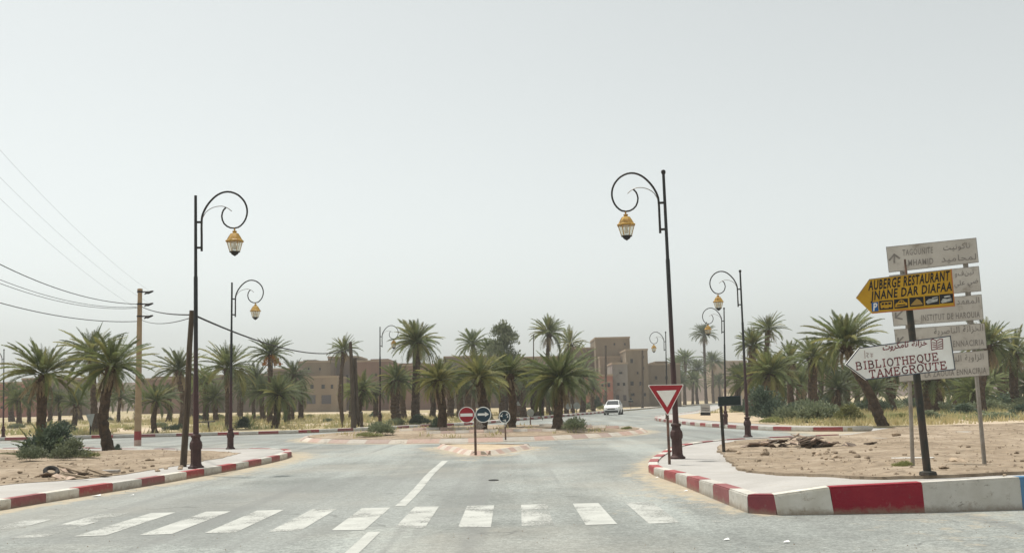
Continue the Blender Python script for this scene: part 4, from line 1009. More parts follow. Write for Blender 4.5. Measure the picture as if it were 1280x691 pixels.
# ------------------------------------------------------------------ palms
def frond_geo(L, droop, seed, nl=46, ll=.50, wid=.040, fold=.5):
    r = random.Random(seed); v, f = [], []
    n = 12; P = []; T = []; p = Vector((0, 0, 0)); tw = r.uniform(-.25, .25)
    for i in range(n + 1):
        t = i / n; a = -droop * (t ** 1.5)
        d = Vector((math.sin(tw * t * t) * .6, math.cos(a), math.sin(a))).normalized()
        P.append(p.copy()); T.append(d); p = p + d * (L / n)
    def at(t):
        x = t * n; i = min(n - 1, int(x)); q = x - i; return P[i].lerp(P[i + 1], q), T[i].lerp(T[i + 1], q).normalized()
    # rachis, three sided
    for i, (q, d) in enumerate(zip(P, T)):
        s = d.cross(Vector((0, 0, 1))).normalized(); u = s.cross(d); w = .028 * (1 - .85 * i / n)
        v += [q + s * w, q - s * w, q - u * w]
    for i in range(n):
        a = i * 3
        for k in range(3): f.append((a + k, a + (k + 1) % 3, a + 3 + (k + 1) % 3, a + 3 + k))
    for k in range(nl):
        t = .12 + .88 * k / (nl - 1)
        q, d = at(min(t, .999)); s = d.cross(Vector((0, 0, 1))).normalized(); u = s.cross(d)
        ln = ll * (.35 + .75 * math.sin(math.pi * min(1, (t * .95 + .08))) ** .7) * (1 if t > .2 else .55)
        for sd in (-1, 1):
            fa = R_(58 - 34 * t) + r.uniform(-.12, .12); up = fold + r.uniform(-.35, .25)
            dr = (d * math.cos(fa) + (s * sd * math.cos(up) + u * math.sin(up)) * math.sin(fa)).normalized()
            l2 = ln * r.uniform(.8, 1.12)
            m = q + dr * l2 * .55; e = q + dr * l2 * .98 - Vector((0, 0, l2 * r.uniform(.08, .25)))
            w = d * wid * .5 + u * wid * .25 * sd
            o = len(v); v += [q - w * .7, q + w * .7, m + w, m - w, e]; f += [(o, o + 1, o + 2, o + 3), (o + 3, o + 2, o + 4)]
    return v, f
FG_GEO = [frond_geo(2.5, dr, sd) for sd, dr in enumerate((.18, .34, .55, .85, 1.25))]
def mk(geo, name, m):
    me = bpy.data.meshes.new(name); me.from_pydata([tuple(p) for p in geo[0]], [], geo[1]); me.update(); me.materials.append(M[m]); return me
DEADG = [frond_geo(2.1, dr, 20 + i, nl=30, ll=.34, wid=.05, fold=-.5) for i, dr in enumerate((.5, .9))]
FR_ME = {m: [mk(g_, 'frond', m) for g_ in FG_GEO] for m in ('frond', 'frond_y', 'frond_d')}
DEAD_ME = [mk(g_, 'dry_frond', 'dead') for g_ in DEADG]
def crown_layout(r, nf, dense=1.0, low=-35, ndead=8):
    """list of (kind, variant, az, el, scale, height offset)"""
    out = []
    for k in range(nf):
        t = (k + .5) / nf
        el = 84 - (84 - low - 12) * t ** 1.05 + r.uniform(-8, 8)
        az = k * 2.39996 + r.uniform(-.25, .25)
        var = min(4, max(0, int((t * 4.2) + r.uniform(-.8, .8))))
        sc = (.62 + .42 * min(1, t * 2.2)) * r.uniform(.86, 1.1)
        out.append(('g', var, az, R_(el), sc, .22 * (1 - t)))
    for k in range(ndead):
        out.append(('d', r.randrange(2), r.uniform(0, 6.28), R_(r.uniform(-78, -42)), r.uniform(.6, .95), -.12 - .1 * r.random()))
    return out
def frond_matrix(az, el, dz):
    return Matrix.Translation((.06 * math.cos(az), .06 * math.sin(az), dz)) @ Matrix.Rotation(az - math.pi / 2, 4, 'Z') @ Matrix.Rotation(el, 4, 'X')
def joined_crown(seed, nf, ndead, low=-35):
    r = random.Random(seed); gv, gf, dv, df = [], [], [], []
    for kind, var, az, el, sc, dz in crown_layout(r, nf, 1, low, ndead):
        mtx = frond_matrix(az, el, dz) @ Matrix.Scale(sc, 4)
        geo = FG_GEO[var] if kind == 'g' else DEADG[var]
        V, Fc = (gv, gf) if kind == 'g' else (dv, df)
        o = len(V); V += [tuple(mtx @ p) for p in geo[0]]; Fc += [tuple(i + o for i in q) for q in geo[1]]
    return (gv, gf), (dv, df)
CROWNS = [joined_crown(100 + i, 52 + 5 * (i % 4), 14 + 6 * (i % 3), low) for i, low in enumerate((-35, -50, -25, -40, -60, -30))]
CR_ME = {m: [mk(c[0], 'crown', m) for c in CROWNS] for m in ('frond', 'frond_y', 'frond_d')}
CRD_ME = [mk(c[1], 'dry_skirt', 'dead') for c in CROWNS]
def trunk_mesh(path, r0, r1, seed, name='trunk'):
    r = random.Random(seed); L = sum((b - a).length for a, b in zip(path, path[1:]))
    n = max(6, int(L / .13)); mb = MB(); pts, rad = [], []
    for i in range(n + 1):
        t = i / n * (len(path) - 1); k = min(len(path) - 2, int(t)); q = t - k
        pts.append(path[k].lerp(path[k + 1], q))
        tt = i / n; fl = 1 + .35 * math.exp(-tt * 9) + .28 * ss(.8, 1, tt)
        rad.append((r0 + (r1 - r0) * tt) * fl * (1.06 if i % 2 else .95) * r.uniform(.93, 1.07))
    mb.tube(pts, rad, 9)
    for i in range(len(mb.v)):
        x, y, z = mb.v[i]; j = 1 + r.uniform(-.06, .06); k = min(len(pts) - 1, i // 9); c = pts[k]
        mb.v[i] = (c.x + (x - c.x) * j, c.y + (y - c.y) * j, z)
    return mb.mesh(name, 'trunk')
NP = [0]
def palm(px, Y, cx, cy, half, label, near=True, tone='frond', tr=.15, nf=46, ndead=9, low=-35, group=None, sm=1.0, bulge=0):
    NP[0] += 1; seed = NP[0] * 13 + 5; r = random.Random(seed)
    b = foot(px, Y, 1.8); Y = b.y; c = at_y(cx, cy, Y)
    S = max(.35, half / (FPX / Y) / 2.4); nf = int(nf * 1.5)
    o = thing('palm_tree', label, 'palm tree', b, None, None, group)
    top = c - b; top.z -= .05
    if top.z < .3: top.z = .3
    bend = Vector((r.uniform(-.3, .3), r.uniform(-.25, .25), 0)) * min(1, top.z / 4)
    path = [Vector((0, 0, -.15)), top * .35 + bend + Vector((-top.x * .1, 0, 0)), top * .7 + bend * .6, top]
    link('trunk', trunk_mesh(path, tr * 1.05, tr * .9, seed), o)
    az0 = r.uniform(0, 6.28)
    if near:
        cb = MB()
        for k in range(14):
            a = k * 2.4; cb.tube([top + Vector((math.cos(a) * tr * .7, math.sin(a) * tr * .7, -.28 * S - .02 * k)), top + Vector((math.cos(a) * tr * 1.9, math.sin(a) * tr * 1.9, .05 - .018 * k))], [.06 * S, .03 * S], 4)
        cb.build('crown_base', 'trunk', o)
        for kind, var, az, el, sc, dz in crown_layout(r, int(nf * r.uniform(.85, 1.05)), 1, low, int(ndead * 2.2)):
            tn = tone
            u_ = r.random()
            if u_ < .22: tn = 'frond_y'
            elif u_ < .42: tn = 'frond_d'
            elif u_ < .5: tn = 'frond'
            el += .22 * math.sin(az + az0 + 1.3 * seed); sc *= 1 + .13 * math.sin(2 * az + seed)
            me = (FR_ME[tn] if kind == 'g' else DEAD_ME)[var]
            q = link('frond' if kind == 'g' else 'dry_frond', me, o)
            q.matrix_local = Matrix.Translation(top + Vector((0, 0, dz * S))) @ frond_matrix(az + az0, el, 0) @ Matrix.Scale(sc * S * sm, 4)
    else:
        k = r.randrange(6)
        q = link('crown', CR_ME[tone][k], o, top, (r.uniform(-.16, .16), r.uniform(-.16, .16), az0), (S * r.uniform(.9, 1.1), S, S * r.uniform(.85, 1.15)))
        if ndead: link('dry_skirt', CRD_ME[k], o, top, (0, 0, az0), S * r.uniform(.8, 1.0))
    return o
# left corner and beyond the left road
palm(55, 35.5, 55, 466, 46, 'leftmost palm in front, its foot hidden by the dark green clump', tr=.17, nf=48)
palm(137, 34, 140, 456, 45, 'stout palm on the left dirt verge beside the concrete pole', tr=.17, nf=50, low=-45)
palm(119, 60, 116, 441, 40, 'palm behind the stout verge palm, across the left road', tr=.19, tone='frond_d', low=-45, ndead=12)
palm(194, 60, 195, 500, 27, 'small short palm across the left road, right of the concrete pole', tr=.16, tone='frond_d', nf=40, ndead=4)
palm(227, 72, 224, 462, 32, 'grey green palm just behind the leaning wooden pole', tr=.22, tone='frond_d')
palm(257, 88, 256, 478, 26, 'distant palm seen right of the leaning wooden pole', False, tr=.25)
palm(286, 63, 285, 459, 37, 'palm directly behind the second left street lamp', tr=.2)
palm(318, 92, 318, 478, 26, 'hazy short palm between the second lamp and the tall slim palm', False, tone='frond_d')
palm(36, 92, 37, 496, 24, 'small hazy palm behind the leftmost front palm, on its left', False, tone='frond_d')
palm(74, 96, 74, 500, 20, 'small hazy palm behind the leftmost front palm, on its right', False)
palm(148, 92, 150, 496, 24, 'hazy palm clump behind the stout verge palm', False, tone='frond_d')
palm(337, 78, 338, 442, 24, 'tall slim palm with orange date bunches left of the brown building', tr=.2, tone='frond_d')
palm(343, 64, 348, 492, 29, 'bushy low palm at the left far kerb', tr=.22, nf=56, low=-60, ndead=4, tone='frond_d')
palm(366, 86, 368, 468, 24, 'middle height palm behind the bushy low palm', False, tone='frond_d')
palm(429, 76, 430, 437, 21, 'slim palm rising over the dark roundabout pole', tr=.14, nf=40)
palm(450, 66, 453, 486, 25, 'low palm right behind the dark roundabout pole', tr=.2, nf=50, low=-55)
# centre
palm(519, 69, 521, 427, 33, 'biggest central palm, left of the roundabout signs', tr=.27, nf=60, low=-50, ndead=6)
palm(497, 68, 495, 474, 27, 'dark bushy palm leaning on the biggest central palm', tr=.32, nf=50, low=-60, tone='frond_d')
palm(552, 44.5, 548, 474, 34, 'leftmost yellowish palm planted on the roundabout', tr=.19, tone='frond_y', nf=46, low=-40)
palm(602, 43.5, 599, 470, 38, 'yellowish palm on the roundabout with whitewashed trunk foot', tr=.2, tone='frond_y', nf=44, ndead=6, low=-30)
palm(638, 46.5, 636, 466, 31, 'green palm on the roundabout between the yellowish and the widest one', tr=.2, nf=46)
palm(696, 44.5, 699, 472, 43, 'widest dark green palm on the right of the roundabout', tr=.2, nf=64, low=-45, ndead=14)
palm(686, 76, 686, 416, 27, 'tall palm head rising above the widest roundabout palm', tr=.2, nf=42)
palm(716, 80, 713, 429, 22, 'brownish palm head right of the tall palm head', tr=.2, nf=30, ndead=20, tone='frond_y')
palm(590, 98, 591, 430, 22, 'far palm head above the yellowish roundabout palms', False, tone='frond_d')
palm(612, 92, 611, 436, 20, 'far palm head left of the cone shaped tree', False, tone='frond_d')
for px, Y, cx, cy, hf, lb_ in ((575, 84, 573, 478, 24, 'background palm between the first two roundabout palms'), (562, 90, 560, 470, 22, 'background palm behind the leftmost roundabout palm'),
                           (655, 80, 657, 478, 26, 'background palm left of the widest roundabout palm'), (668, 88, 668, 470, 24, 'background palm just behind the trunk of the widest roundabout palm'), (728, 84, 726, 470, 27, 'background palm right of the widest roundabout palm'), (628, 84, 626, 480, 22, 'background palm behind the green roundabout palm')):
    palm(px, Y, cx, cy, hf, lb_, False, tr=.3, tone='frond_d', ndead=9)
link('whitewashed_foot', MB().lathe([(.245, 0), (.235, .2), (.225, .45)], 10).mesh('whitewashed_foot', 'oldpaint'), bpy.data.objects[[o.name for o in COL.objects if o.get('label', '').endswith('whitewashed trunk foot')][0]])
# far down the road
for px, Y, cx, cy, hf, lb_ in ((883, 185, 880, 418, 18, 'tall far palm at the end of the road'), (856, 190, 857, 450, 17, 'far palm left of the tall one at the road end'), (892, 182, 891, 452, 17, 'far palm right of the tall one at the road end'), (845, 205, 845, 458, 15, 'far palm in front of the low building by the road end'), (872, 200, 872, 462, 15, 'low far palm under the tall one at the road end')):
    palm(px, Y, cx, cy, hf, lb_, False, tr=.3, tone='frond_d')
# right grove
palm(960, 80, 960, 411, 22, 'tall palm head highest above the right grove near the lamps', tr=.2, nf=38)
palm(942, 72, 941, 431, 25, 'palm head left of the tallest one in the right grove', tr=.22, tone='frond_d')
palm(958, 62, 962, 466, 38, 'broad bushy palm right of the middle right lamp', tr=.25, nf=60, low=-55, ndead=16)
palm(990, 70, 988, 448, 26, 'palm in the right grove with dry brown skirt', tr=.22, ndead=22, nf=36)
palm(1017, 63, 1016, 446, 31, 'palm with thick straight trunk in the right grove', tr=.28, ndead=16, low=-45)
palm(1038, 76, 1036, 462, 26, 'hazy palm behind the thick trunked one in the right grove', False, tone='frond_d')
palm(1105, 42.5, 1056, 428, 45, 'large palm on a slanting trunk left of the white arrow plate', tr=.2, nf=62, low=-35, ndead=8)
palm(1165, 60, 1163, 470, 34, 'palm with thick dark trunk seen under the arrow plates', tr=.42, tone='frond_d', low=-50)
palm(1228, 58, 1237, 430, 38, 'tall palm just right of the stacked boards', tr=.24, tone='frond_d', low=-45)
palm(1116, 70, 1114, 462, 28, 'palm behind the slanting palm, seen under the white plate', tr=.28, low=-50)
palm(1274, 62, 1268, 440, 34, 'palm cut by the right edge of the picture', tr=.26, low=-45, tone='frond_d')
for px, Y, cx, cy, hf in ((1195, 74, 1192, 468, 28), (1140, 82, 1138, 466, 26), (1252, 84, 1250, 455, 26), (1088, 80, 1085, 468, 24), (1210, 90, 1212, 470, 24), (1062, 86, 1060, 474, 22), (978, 92, 976, 462, 24), (1005, 95, 1004, 470, 22), (1290, 80, 1288, 450, 28), (925, 98, 924, 470, 20)):
    palm(px, Y, cx, cy, hf, 'hazy background palm deep in the right grove', False, tr=.3, tone='frond_d' if px % 2 else 'frond', group='background palms of the right grove')
for px, Y, cx, cy, hf in ((100, 110, 100, 490, 17), (238, 118, 238, 480, 16), (300, 120, 300, 476, 17), (15, 112, 14, 492, 17)):
    palm(px, Y, cx, cy, hf, 'hazy background palm far beyond the left road', False, tr=.3, tone='frond_d', group='background palms beyond the left road')

for k, (px, Y, cy, hf) in enumerate(((932, 88, 478, 26), (950, 96, 474, 26), (972, 74, 482, 30), (998, 84, 478, 28), (1024, 92, 474, 28), (1046, 72, 486, 28), (1070, 94, 476, 28), (1092, 66, 488, 30), (1118, 88, 476, 30), (1148, 96, 472, 28), (1176, 70, 484, 34), (1204, 84, 476, 30), (1232, 76, 480, 32), (1258, 92, 470, 30), (1284, 72, 480, 34), (1216, 64, 490, 30))):
    palm(px, Y, px + rng.uniform(-3, 3), cy, hf, 'low bushy palm filling the shade of the right grove', False, tr=.25, tone='frond_d' if k % 3 else 'frond', ndead=9 if k % 2 else 0, group='low bushy palms of the right grove')
for k, (px, Y, cy, hf) in enumerate(((505, 86, 484, 24), (540, 92, 480, 22), (585, 76, 486, 24), (612, 80, 486, 24), (648, 92, 484, 24), (676, 78, 488, 26), (708, 92, 482, 24), (742, 98, 484, 20), (850, 170, 478, 16), (866, 175, 476, 16), (900, 172, 478, 16))):
    palm(px, Y, px + rng.uniform(-3, 3), cy, hf, 'low bushy palm in the background behind the roundabout', False, tr=.25, tone='frond_d' if k % 3 else 'frond', ndead=9 if k % 2 else 0, group='low bushy palms behind the roundabout')
for k, (px, Y, cy, hf) in enumerate(((24, 90, 500, 20), (62, 100, 498, 20), (132, 96, 496, 20), (210, 92, 494, 20), (246, 98, 488, 20), (300, 100, 486, 20), (438, 90, 490, 18), (92, 84, 504, 20), (170, 98, 500, 18), (270, 84, 498, 22), (330, 88, 490, 24), (358, 76, 492, 24), (376, 90, 490, 18), (470, 92, 490, 17))):
    palm(px, Y, px + rng.uniform(-3, 3), cy, hf, 'low bushy palm in the haze beyond the left road', False, tr=.22, tone='frond_d' if k % 3 else 'frond', ndead=9 if k % 2 else 0, group='low bushy palms beyond the left road')

# ------------------------------------------------------------------ shrubs, cone tree, grass
def leaf_blob(seed, n, lobes, leaf, asp=2.2):
    r = random.Random(seed); v, f = [], []
    for _ in range(n):
        c, rad = r.choice(lobes)
        d = Vector((r.gauss(0, 1), r.gauss(0, 1), r.gauss(0, 1))).normalized()
        if d.z < -.35: d.z *= -.5
        rr = r.random() ** .45
        nz = 1 + .28 * noise.noise(d * 2.3 + Vector((seed, 0, 0)))
        p = Vector(c) + Vector((d.x * rad[0], d.y * rad[1], d.z * rad[2])) * rr * nz
        if p.z < 0: p.z = r.random() * .05
        a = (d * .8 + Vector((r.gauss(0, .6), r.gauss(0, .6), .5 + r.random()))).normalized(); s = a.orthogonal().normalized()
        s = Matrix.Rotation(r.uniform(0, 6.28), 3, a) @ s
        l = leaf * r.uniform(.6, 1.4); w = l / asp / 2
        o = len(v); v += [p, p + a * l * .5 + s * w, p + a * l, p + a * l * .5 - s * w]; f.append((o, o + 1, o + 2, o + 3))
    return v, f
BUSHG = [leaf_blob(1, 2600, [((0, 0, .3), (.5, .5, .42)), ((.3, .1, .2), (.35, .4, .35)), ((-.3, -.1, .25), (.36, .4, .38))], .09),
         leaf_blob(2, 2600, [((0, 0, .35), (.42, .42, .5)), ((.25, 0, .2), (.4, .35, .3)), ((-.28, .1, .18), (.34, .4, .3)), ((.1, .1, .6), (.25, .25, .3))], .08),
         leaf_blob(3, 2200, [((-.2, 0, .2), (.45, .4, .3)), ((.25, 0, .25), (.4, .4, .35))], .10, 3.5)]
BU = {m: [mk(g_, 'shrub', m) for g_ in BUSHG] for m in ('bush', 'bush_d', 'bush_y')}
def shrub(px, Y, wpx, hpx, m, label, var=0, group=None, name='shrub'):
    b = foot(px, Y, 1.8); Y = b.y; s = wpx / (FPX / Y); h = hpx / (FPX / Y)
    o = link(name, BU[m][var], None, b - Vector((0, 0, .03)), (0, 0, rng.uniform(0, 6.28)), (s * .95, s * .95, h * 1.15))
    return tag(o, label, 'shrub', group)
def young_palm(px, Y, wpx, label, m='frond_d', n=26, low=5):
    b = foot(px, Y); S = wpx / 2 / (FPX / Y) / 2.2
    o = thing('palm_clump', label, 'palm clump', b)
    r = random.Random(int(px * 7))
    for k in range(n):
        az = k * 2.4; el = R_(low + 72 * (1 - (k + .5) / n) + r.uniform(-8, 8)); sc = r.uniform(.75, 1.1) * S
        q = link('frond', FR_ME[m][r.choice((0, 1, 2))], o)
        q.matrix_local = Matrix.Translation((r.uniform(-.2, .2), r.uniform(-.2, .2), 0)) @ frond_matrix(az, el, 0) @ Matrix.Scale(sc, 4)
    return o
M['dates'] = mat('orange_dates', (.42, .17, .02), (.3, .12, .02), 8, rough=.5)
dp = [o for o in COL.objects if 'date bunches' in o.get('label', '')][0]
dtop = at_y(338, 442, dp.location.y) - dp.location
for dx in (.55, -.45, .85):
    r = random.Random(int(dx * 100)); v, f = [], []
    for k in range(90):
        t = r.random(); p = dtop + Vector((dx * (.4 + .6 * t) + r.gauss(0, .1), r.gauss(0, .1) - .2, -.1 - .75 * t)); q = Vector((r.gauss(0, .05), r.gauss(0, .05), -.1)); w = Vector((.03, 0, 0))
        o_ = len(v); v += [p - w, p + w, p + q + w, p + q - w]; f.append((o_, o_ + 1, o_ + 2, o_ + 3))
    link('date_bunch', mk((v, f), 'date_bunch', 'dates'), dp)['kind'] = 'stuff'
young_palm(58, 29.5, 78, 'dark green young palm clump on the left dirt verge', n=40, low=8)
shrub(60, 29.2, 66, 40, 'bush_d', 'dark round bush inside the young palm clump on the left verge', 1)
shrub(40, 27.5, 36, 24, 'bush', 'pale round bush at the left foot of the young palm clump')
shrub(85, 28, 44, 26, 'bush', 'grey green bush at the right foot of the young palm clump', 1)
shrub(108, 29, 30, 14, 'bush_y', 'low straggly bush trailing right of the young palm clump', 2)
shrub(82, 63, 26, 16, 'bush_d', 'dark shrub across the left road, behind the young palm clump', 1)
shrub(302, 63, 24, 15, 'bush_d', 'dark round shrub right of the second left lamp', 1)
young_palm(312, 64, 34, 'spiky grey young palm beside the dark round shrub', 'frond', 18, 20)
shrub(218, 62, 26, 14, 'bush_d', 'dark spiky shrub behind the leaning wooden pole', 2)
shrub(476, 42.6, 32, 22, 'bush', 'light green round shrub on the left end of the roundabout')
shrub(462, 41.8, 32, 9, 'bush_y', 'low spreading green shrub before the round one on the roundabout', 2)
shrub(718, 42.2, 36, 26, 'bush', 'feathery grey shrub at the foot of the widest roundabout palm', 2)
shrub(548, 45.2, 22, 16, 'bush_d', 'dark shrub at the foot of the leftmost roundabout palm', 1)
shrub(495, 66.5, 22, 12, 'bush', 'grey shrub under the dark bushy palm', 0)
shrub(525, 66, 26, 13, 'bush_d', 'dark shrub under the biggest central palm', 1)
shrub(783, 45.2, 12, 6, 'bush_y', 'tiny green tuft near the right end of the roundabout', 2)
shrub(960, 53, 56, 42, 'bush_d', 'big dark shrub under the bushy palm right of the lamps', 1)
shrub(1000, 50.5, 54, 38, 'bush', 'grey green feathery shrub, second from the lamps', 2)
shrub(1026, 49.5, 48, 32, 'bush', 'grey green shrub, third from the lamps beside the path end', 0)
shrub(1060, 48.5, 44, 22, 'bush_y', 'bright green low shrub left of the slanting palm foot', 1)
shrub(965, 50, 34, 12, 'bush_y', 'bright green grass clump before the big dark shrub', 2)
shrub(744, 128, 20, 19, 'bush_d', 'dark green shrub left of the white car', 1)
shrub(732, 122, 14, 13, 'bush', 'small shrub beside the far pink wall', 0)
shrub(1165, 50, 40, 12, 'bush', 'low green scrub under the arrow plates', 1)
shrub(1242, 47, 50, 13, 'bush', 'low green scrub right of the board posts', 0)
shrub(1275, 52, 34, 14, 'bush_d', 'dark scrub at the right edge of the picture', 1)
shrub(1120, 53, 36, 10, 'bush_y', 'yellow green scrub right of the slanting palm trunk', 2)
shrub(1205, 56, 40, 14, 'bush_d', 'dark scrub behind the right board post', 1)
shrub(1128, 16.2, 24, 12, 'bush_y', 'dry yellow weed beside the left board post', 2)
shrub(146, 34.6, 10, 9, 'bush_d', 'small dark plant at the foot of the stout verge palm', 1)
for k in range(16):
    px = (20, 130, 165, 200, 250, 275, 335, 360, 385, 410, 470, 575, 640, 690, 755, 330)[k]
    shrub(px, rng.uniform(66, 100), rng.uniform(12, 24), rng.uniform(6, 11), ('bush', 'bush_d', 'bush_y')[k % 3], 'small scrub tuft scattered on the far dry plain', k % 3, 'scrub tufts on the far plain')
for k in range(14):
    shrub(930 + k * 27, rng.uniform(60, 80), rng.uniform(30, 46), rng.uniform(14, 24), ('bush_d', 'bush')[k % 2], 'undergrowth bush between the palm trunks of the right grove', k % 3, 'undergrowth of the right grove')
# cone shaped feathery tree
tb = foot(632, 86, 2)
ct = thing('feathery_tree', 'dense cone shaped tree rising behind the roundabout palms', 'tree', tb)
top = at_y(631, 404, tb.y); hh = top.z - tb.z
MB().tube([(0, 0, -.1), (.05, 0, hh * .3), (0, 0, hh * .8)], [.28, .2, .06], 8).build('trunk', 'trunk', ct)
lob = [((rng.uniform(-.45, .45), rng.uniform(-.4, .4), hh * (.30 + .62 * k / 15)), (1.75 * (1.25 - .8 * k / 15) * rng.uniform(.8, 1.1), 1.75 * (1.25 - .8 * k / 15) * rng.uniform(.8, 1.1), .8)) for k in range(16)]
link('crown', mk(leaf_blob(17, 7000, lob, .26, 3.0), 'crown', 'tree'), ct)
# dry grass: too many blades to count
def grass(name, label, m, spots, hmin, hmax, blades):
    v, f = [], []
    for x, y, z in spots:
        for _ in range(blades):
            a = rng.uniform(0, 6.28); h = rng.uniform(hmin, hmax); w = .018 + .012 * y / 50; lx, ly = rng.gauss(0, .35) * h, rng.gauss(0, .35) * h
            bx, by = x + rng.gauss(0, .16), y + rng.gauss(0, .16)
            o = len(v); v += [(bx - w * math.cos(a), by - w * math.sin(a), z - .02), (bx + w * math.cos(a), by + w * math.sin(a), z - .02), (bx + lx, by + ly, z + h)]; f.append((o, o + 1, o + 2))
    me = bpy.data.meshes.new(name); me.from_pydata(v, [], f); me.update(); me.materials.append(M[m])
    o = link(name, me); o['kind'] = 'stuff'; o['label'] = label; o['category'] = 'grass'
def scatter(n, x0, x1, y0, y1, zf, poly, keep, line=None, dmin=1.8):
    out = []
    while n > 0:
        n -= 1
        x, y = rng.uniform(x0, x1), y0 + (y1 - y0) * rng.random() ** 1.4
        if not keep(x, y) or not inside((x, y), poly): continue
        if line and dist_line((x, y), line) < dmin: continue
        out.append((x, y, zf(x, y)))
    return out
sp1 = scatter(5200, -48, 24, 57, 120, fg_z, FG, lambda x, y: fbm(x, y, .07, 21) + .6 * fbm(x, y, .25, 5) > -.1, FG_K)
grass('dry_grass', 'yellow dry grass covering the plain beyond the roundabout', 'grass', sp1, .15, .42, 7)
sp2 = scatter(4600, 9, 60, 42.5, 90, fr_z, FR, lambda x, y: fbm(x, y, .1, 31) + .6 * fbm(x, y, .3, 5) > -.25, FR_K, 2.2)
sp2 = [p for p in sp2 if not inside(p, tip)]
grass('dry_grass', 'yellow green grass under the right palm grove', 'grass', sp2, .15, .4, 7)
sp3 = scatter(900, -48, 24, 58, 80, fg_z, FG, lambda x, y: fbm(x, y, .11, 51) > .12, FG_K) + scatter(1600, 9, 60, 44, 75, fr_z, FR, lambda x, y: fbm(x, y, .13, 41) > .02, FR_K, 2.2)
grass('green_ground_cover', 'green ground cover in patches among the dry grass', 'grass_g', [p for p in sp3 if not inside(p, tip)], .15, .35, 14)
sp4 = scatter(500, -9, 6, 39, 56, isl_z, ISL, lambda x, y: fbm(x, y, .3, 9) > .1, ISL + [ISL[0]], .8)
grass('dry_grass', 'thin dry weeds on the roundabout', 'grass', sp4, .06, .2, 6)

# ------------------------------------------------------------------ stones, rubble, litter
def rock_mesh(seed, m='stone'):
    bm = bmesh.new(); bmesh.ops.create_icosphere(bm, subdivisions=2, radius=.5)
    for v in bm.verts:
        n = noise.noise(v.co * 2.1 + Vector((seed * 3.1, 0, 0))); v.co *= 1 + .45 * n
        v.co.z *= .62
    me = bpy.data.meshes.new('stone'); bm.to_mesh(me); bm.free(); me.materials.append(M[m]); return me
RK = [rock_mesh(i) for i in range(5)]
def stone(px, py, wpx, label, group=None, z=None, k=0, hs=1.0):
    zz = .2
    for _ in range(4): p = at_z(px, py, zz); zz = ground_z(p.x, p.y)
    s = wpx / (FPX / p.y)
    return tag(link('stone', RK[k % 5], None, (p.x, p.y, zz + s * .14 * hs), (rng.uniform(-.2, .2), rng.uniform(-.2, .2), rng.uniform(0, 6.28)), (s, s * .9, s * hs)), label, 'stone', group)
stone(956, 568, 12, 'largest rounded stone on the right dirt near the dark sign box', k=1, hs=1.1)
stone(913, 564, 15, 'flat stone at the foot of the dark sign post', k=2, hs=.8)
stone(923, 567, 7, 'small stone right of the flat one by the dark sign post', k=3)
stone(1120, 545, 12, 'brownish stone on the dirt below the slanting palm', k=4)
stone(1180, 588, 14, 'dark stone at the foot of the leaning sign post', k=0, hs=.6)
stone(1197, 577, 22, 'flat brown stone lying between the sign post and right board post', k=2, hs=.5)
for k in range(46):
    px = rng.uniform(935, 1279); py = 556 + 38 * rng.random() ** 1.3
    if px < 1000 and py > 585: continue
    stone(px, py, rng.uniform(2.5, 6.5), 'small stone scattered on the right dirt verge', 'loose stones on the right dirt', k=k)
for k in range(16):
    stone(1040 + rng.gauss(0, 22), 568 + rng.uniform(-5, 6), rng.uniform(4, 9), 'pale stone in the scattered row below the rubble heap', 'row of pale stones below the rubble heap', k=k)
for k in range(40):
    px = rng.uniform(2, 235); py = 604 - px * .075 - 34 * rng.random() ** 2
    if py < 570: continue
    stone(px, py, rng.uniform(2.5, 7), 'small stone lying on the left dirt verge', 'loose stones on the left dirt', k=k)
# fine gravel, stuff
def gravel(name, label, spots, m, s0, s1):
    v, f = [], []
    for x, y, z in spots:
        s = rng.uniform(s0, s1); a = rng.uniform(0, 6.28); o = len(v)
        v += [(x + s * math.cos(a + k * 2.09) * rng.uniform(.7, 1.2), y + s * math.sin(a + k * 2.09), z - .01) for k in range(3)] + [(x + rng.uniform(-.3, .3) * s, y, z + s * rng.uniform(.4, .9))]
        f += [(o, o + 1, o + 3), (o + 1, o + 2, o + 3), (o + 2, o, o + 3)]
    me = bpy.data.meshes.new(name); me.from_pydata(v, [], f); me.update(); me.materials.append(M[m])
    o = link(name, me); o['kind'] = 'stuff'; o['label'] = label; o['category'] = 'gravel'
gravel('gravel', 'loose gravel on the right dirt verge', scatter(2600, 4.2, 24, 13.6, 40, rp_dirt, RP_IN, lambda x, y: fbm(x, y, .5, 2) > -.2), 'stone', .012, .045)
gravel('gravel', 'loose gravel on the left dirt verge', scatter(2200, -26, -8, 16, 38, lp_dirt, LP_IN, lambda x, y: fbm(x, y, .5, 4) > -.2), 'stone', .012, .05)
gravel('gravel', 'grit and loose chippings on the asphalt', scatter(1500, -8, 9, 9.5, 30, lambda x, y: .002, [(-8, 9), (9, 9), (9, 12.8), (2.9, 12.8), (2.6, 30), (-6.6, 30), (-8, 16)], lambda x, y: fbm(x, y, .4, 14) > 0 or dist_line((x, y), RP_K) < .7 or dist_line((x, y), LP_K) < .8), 'stone', .006, .016)
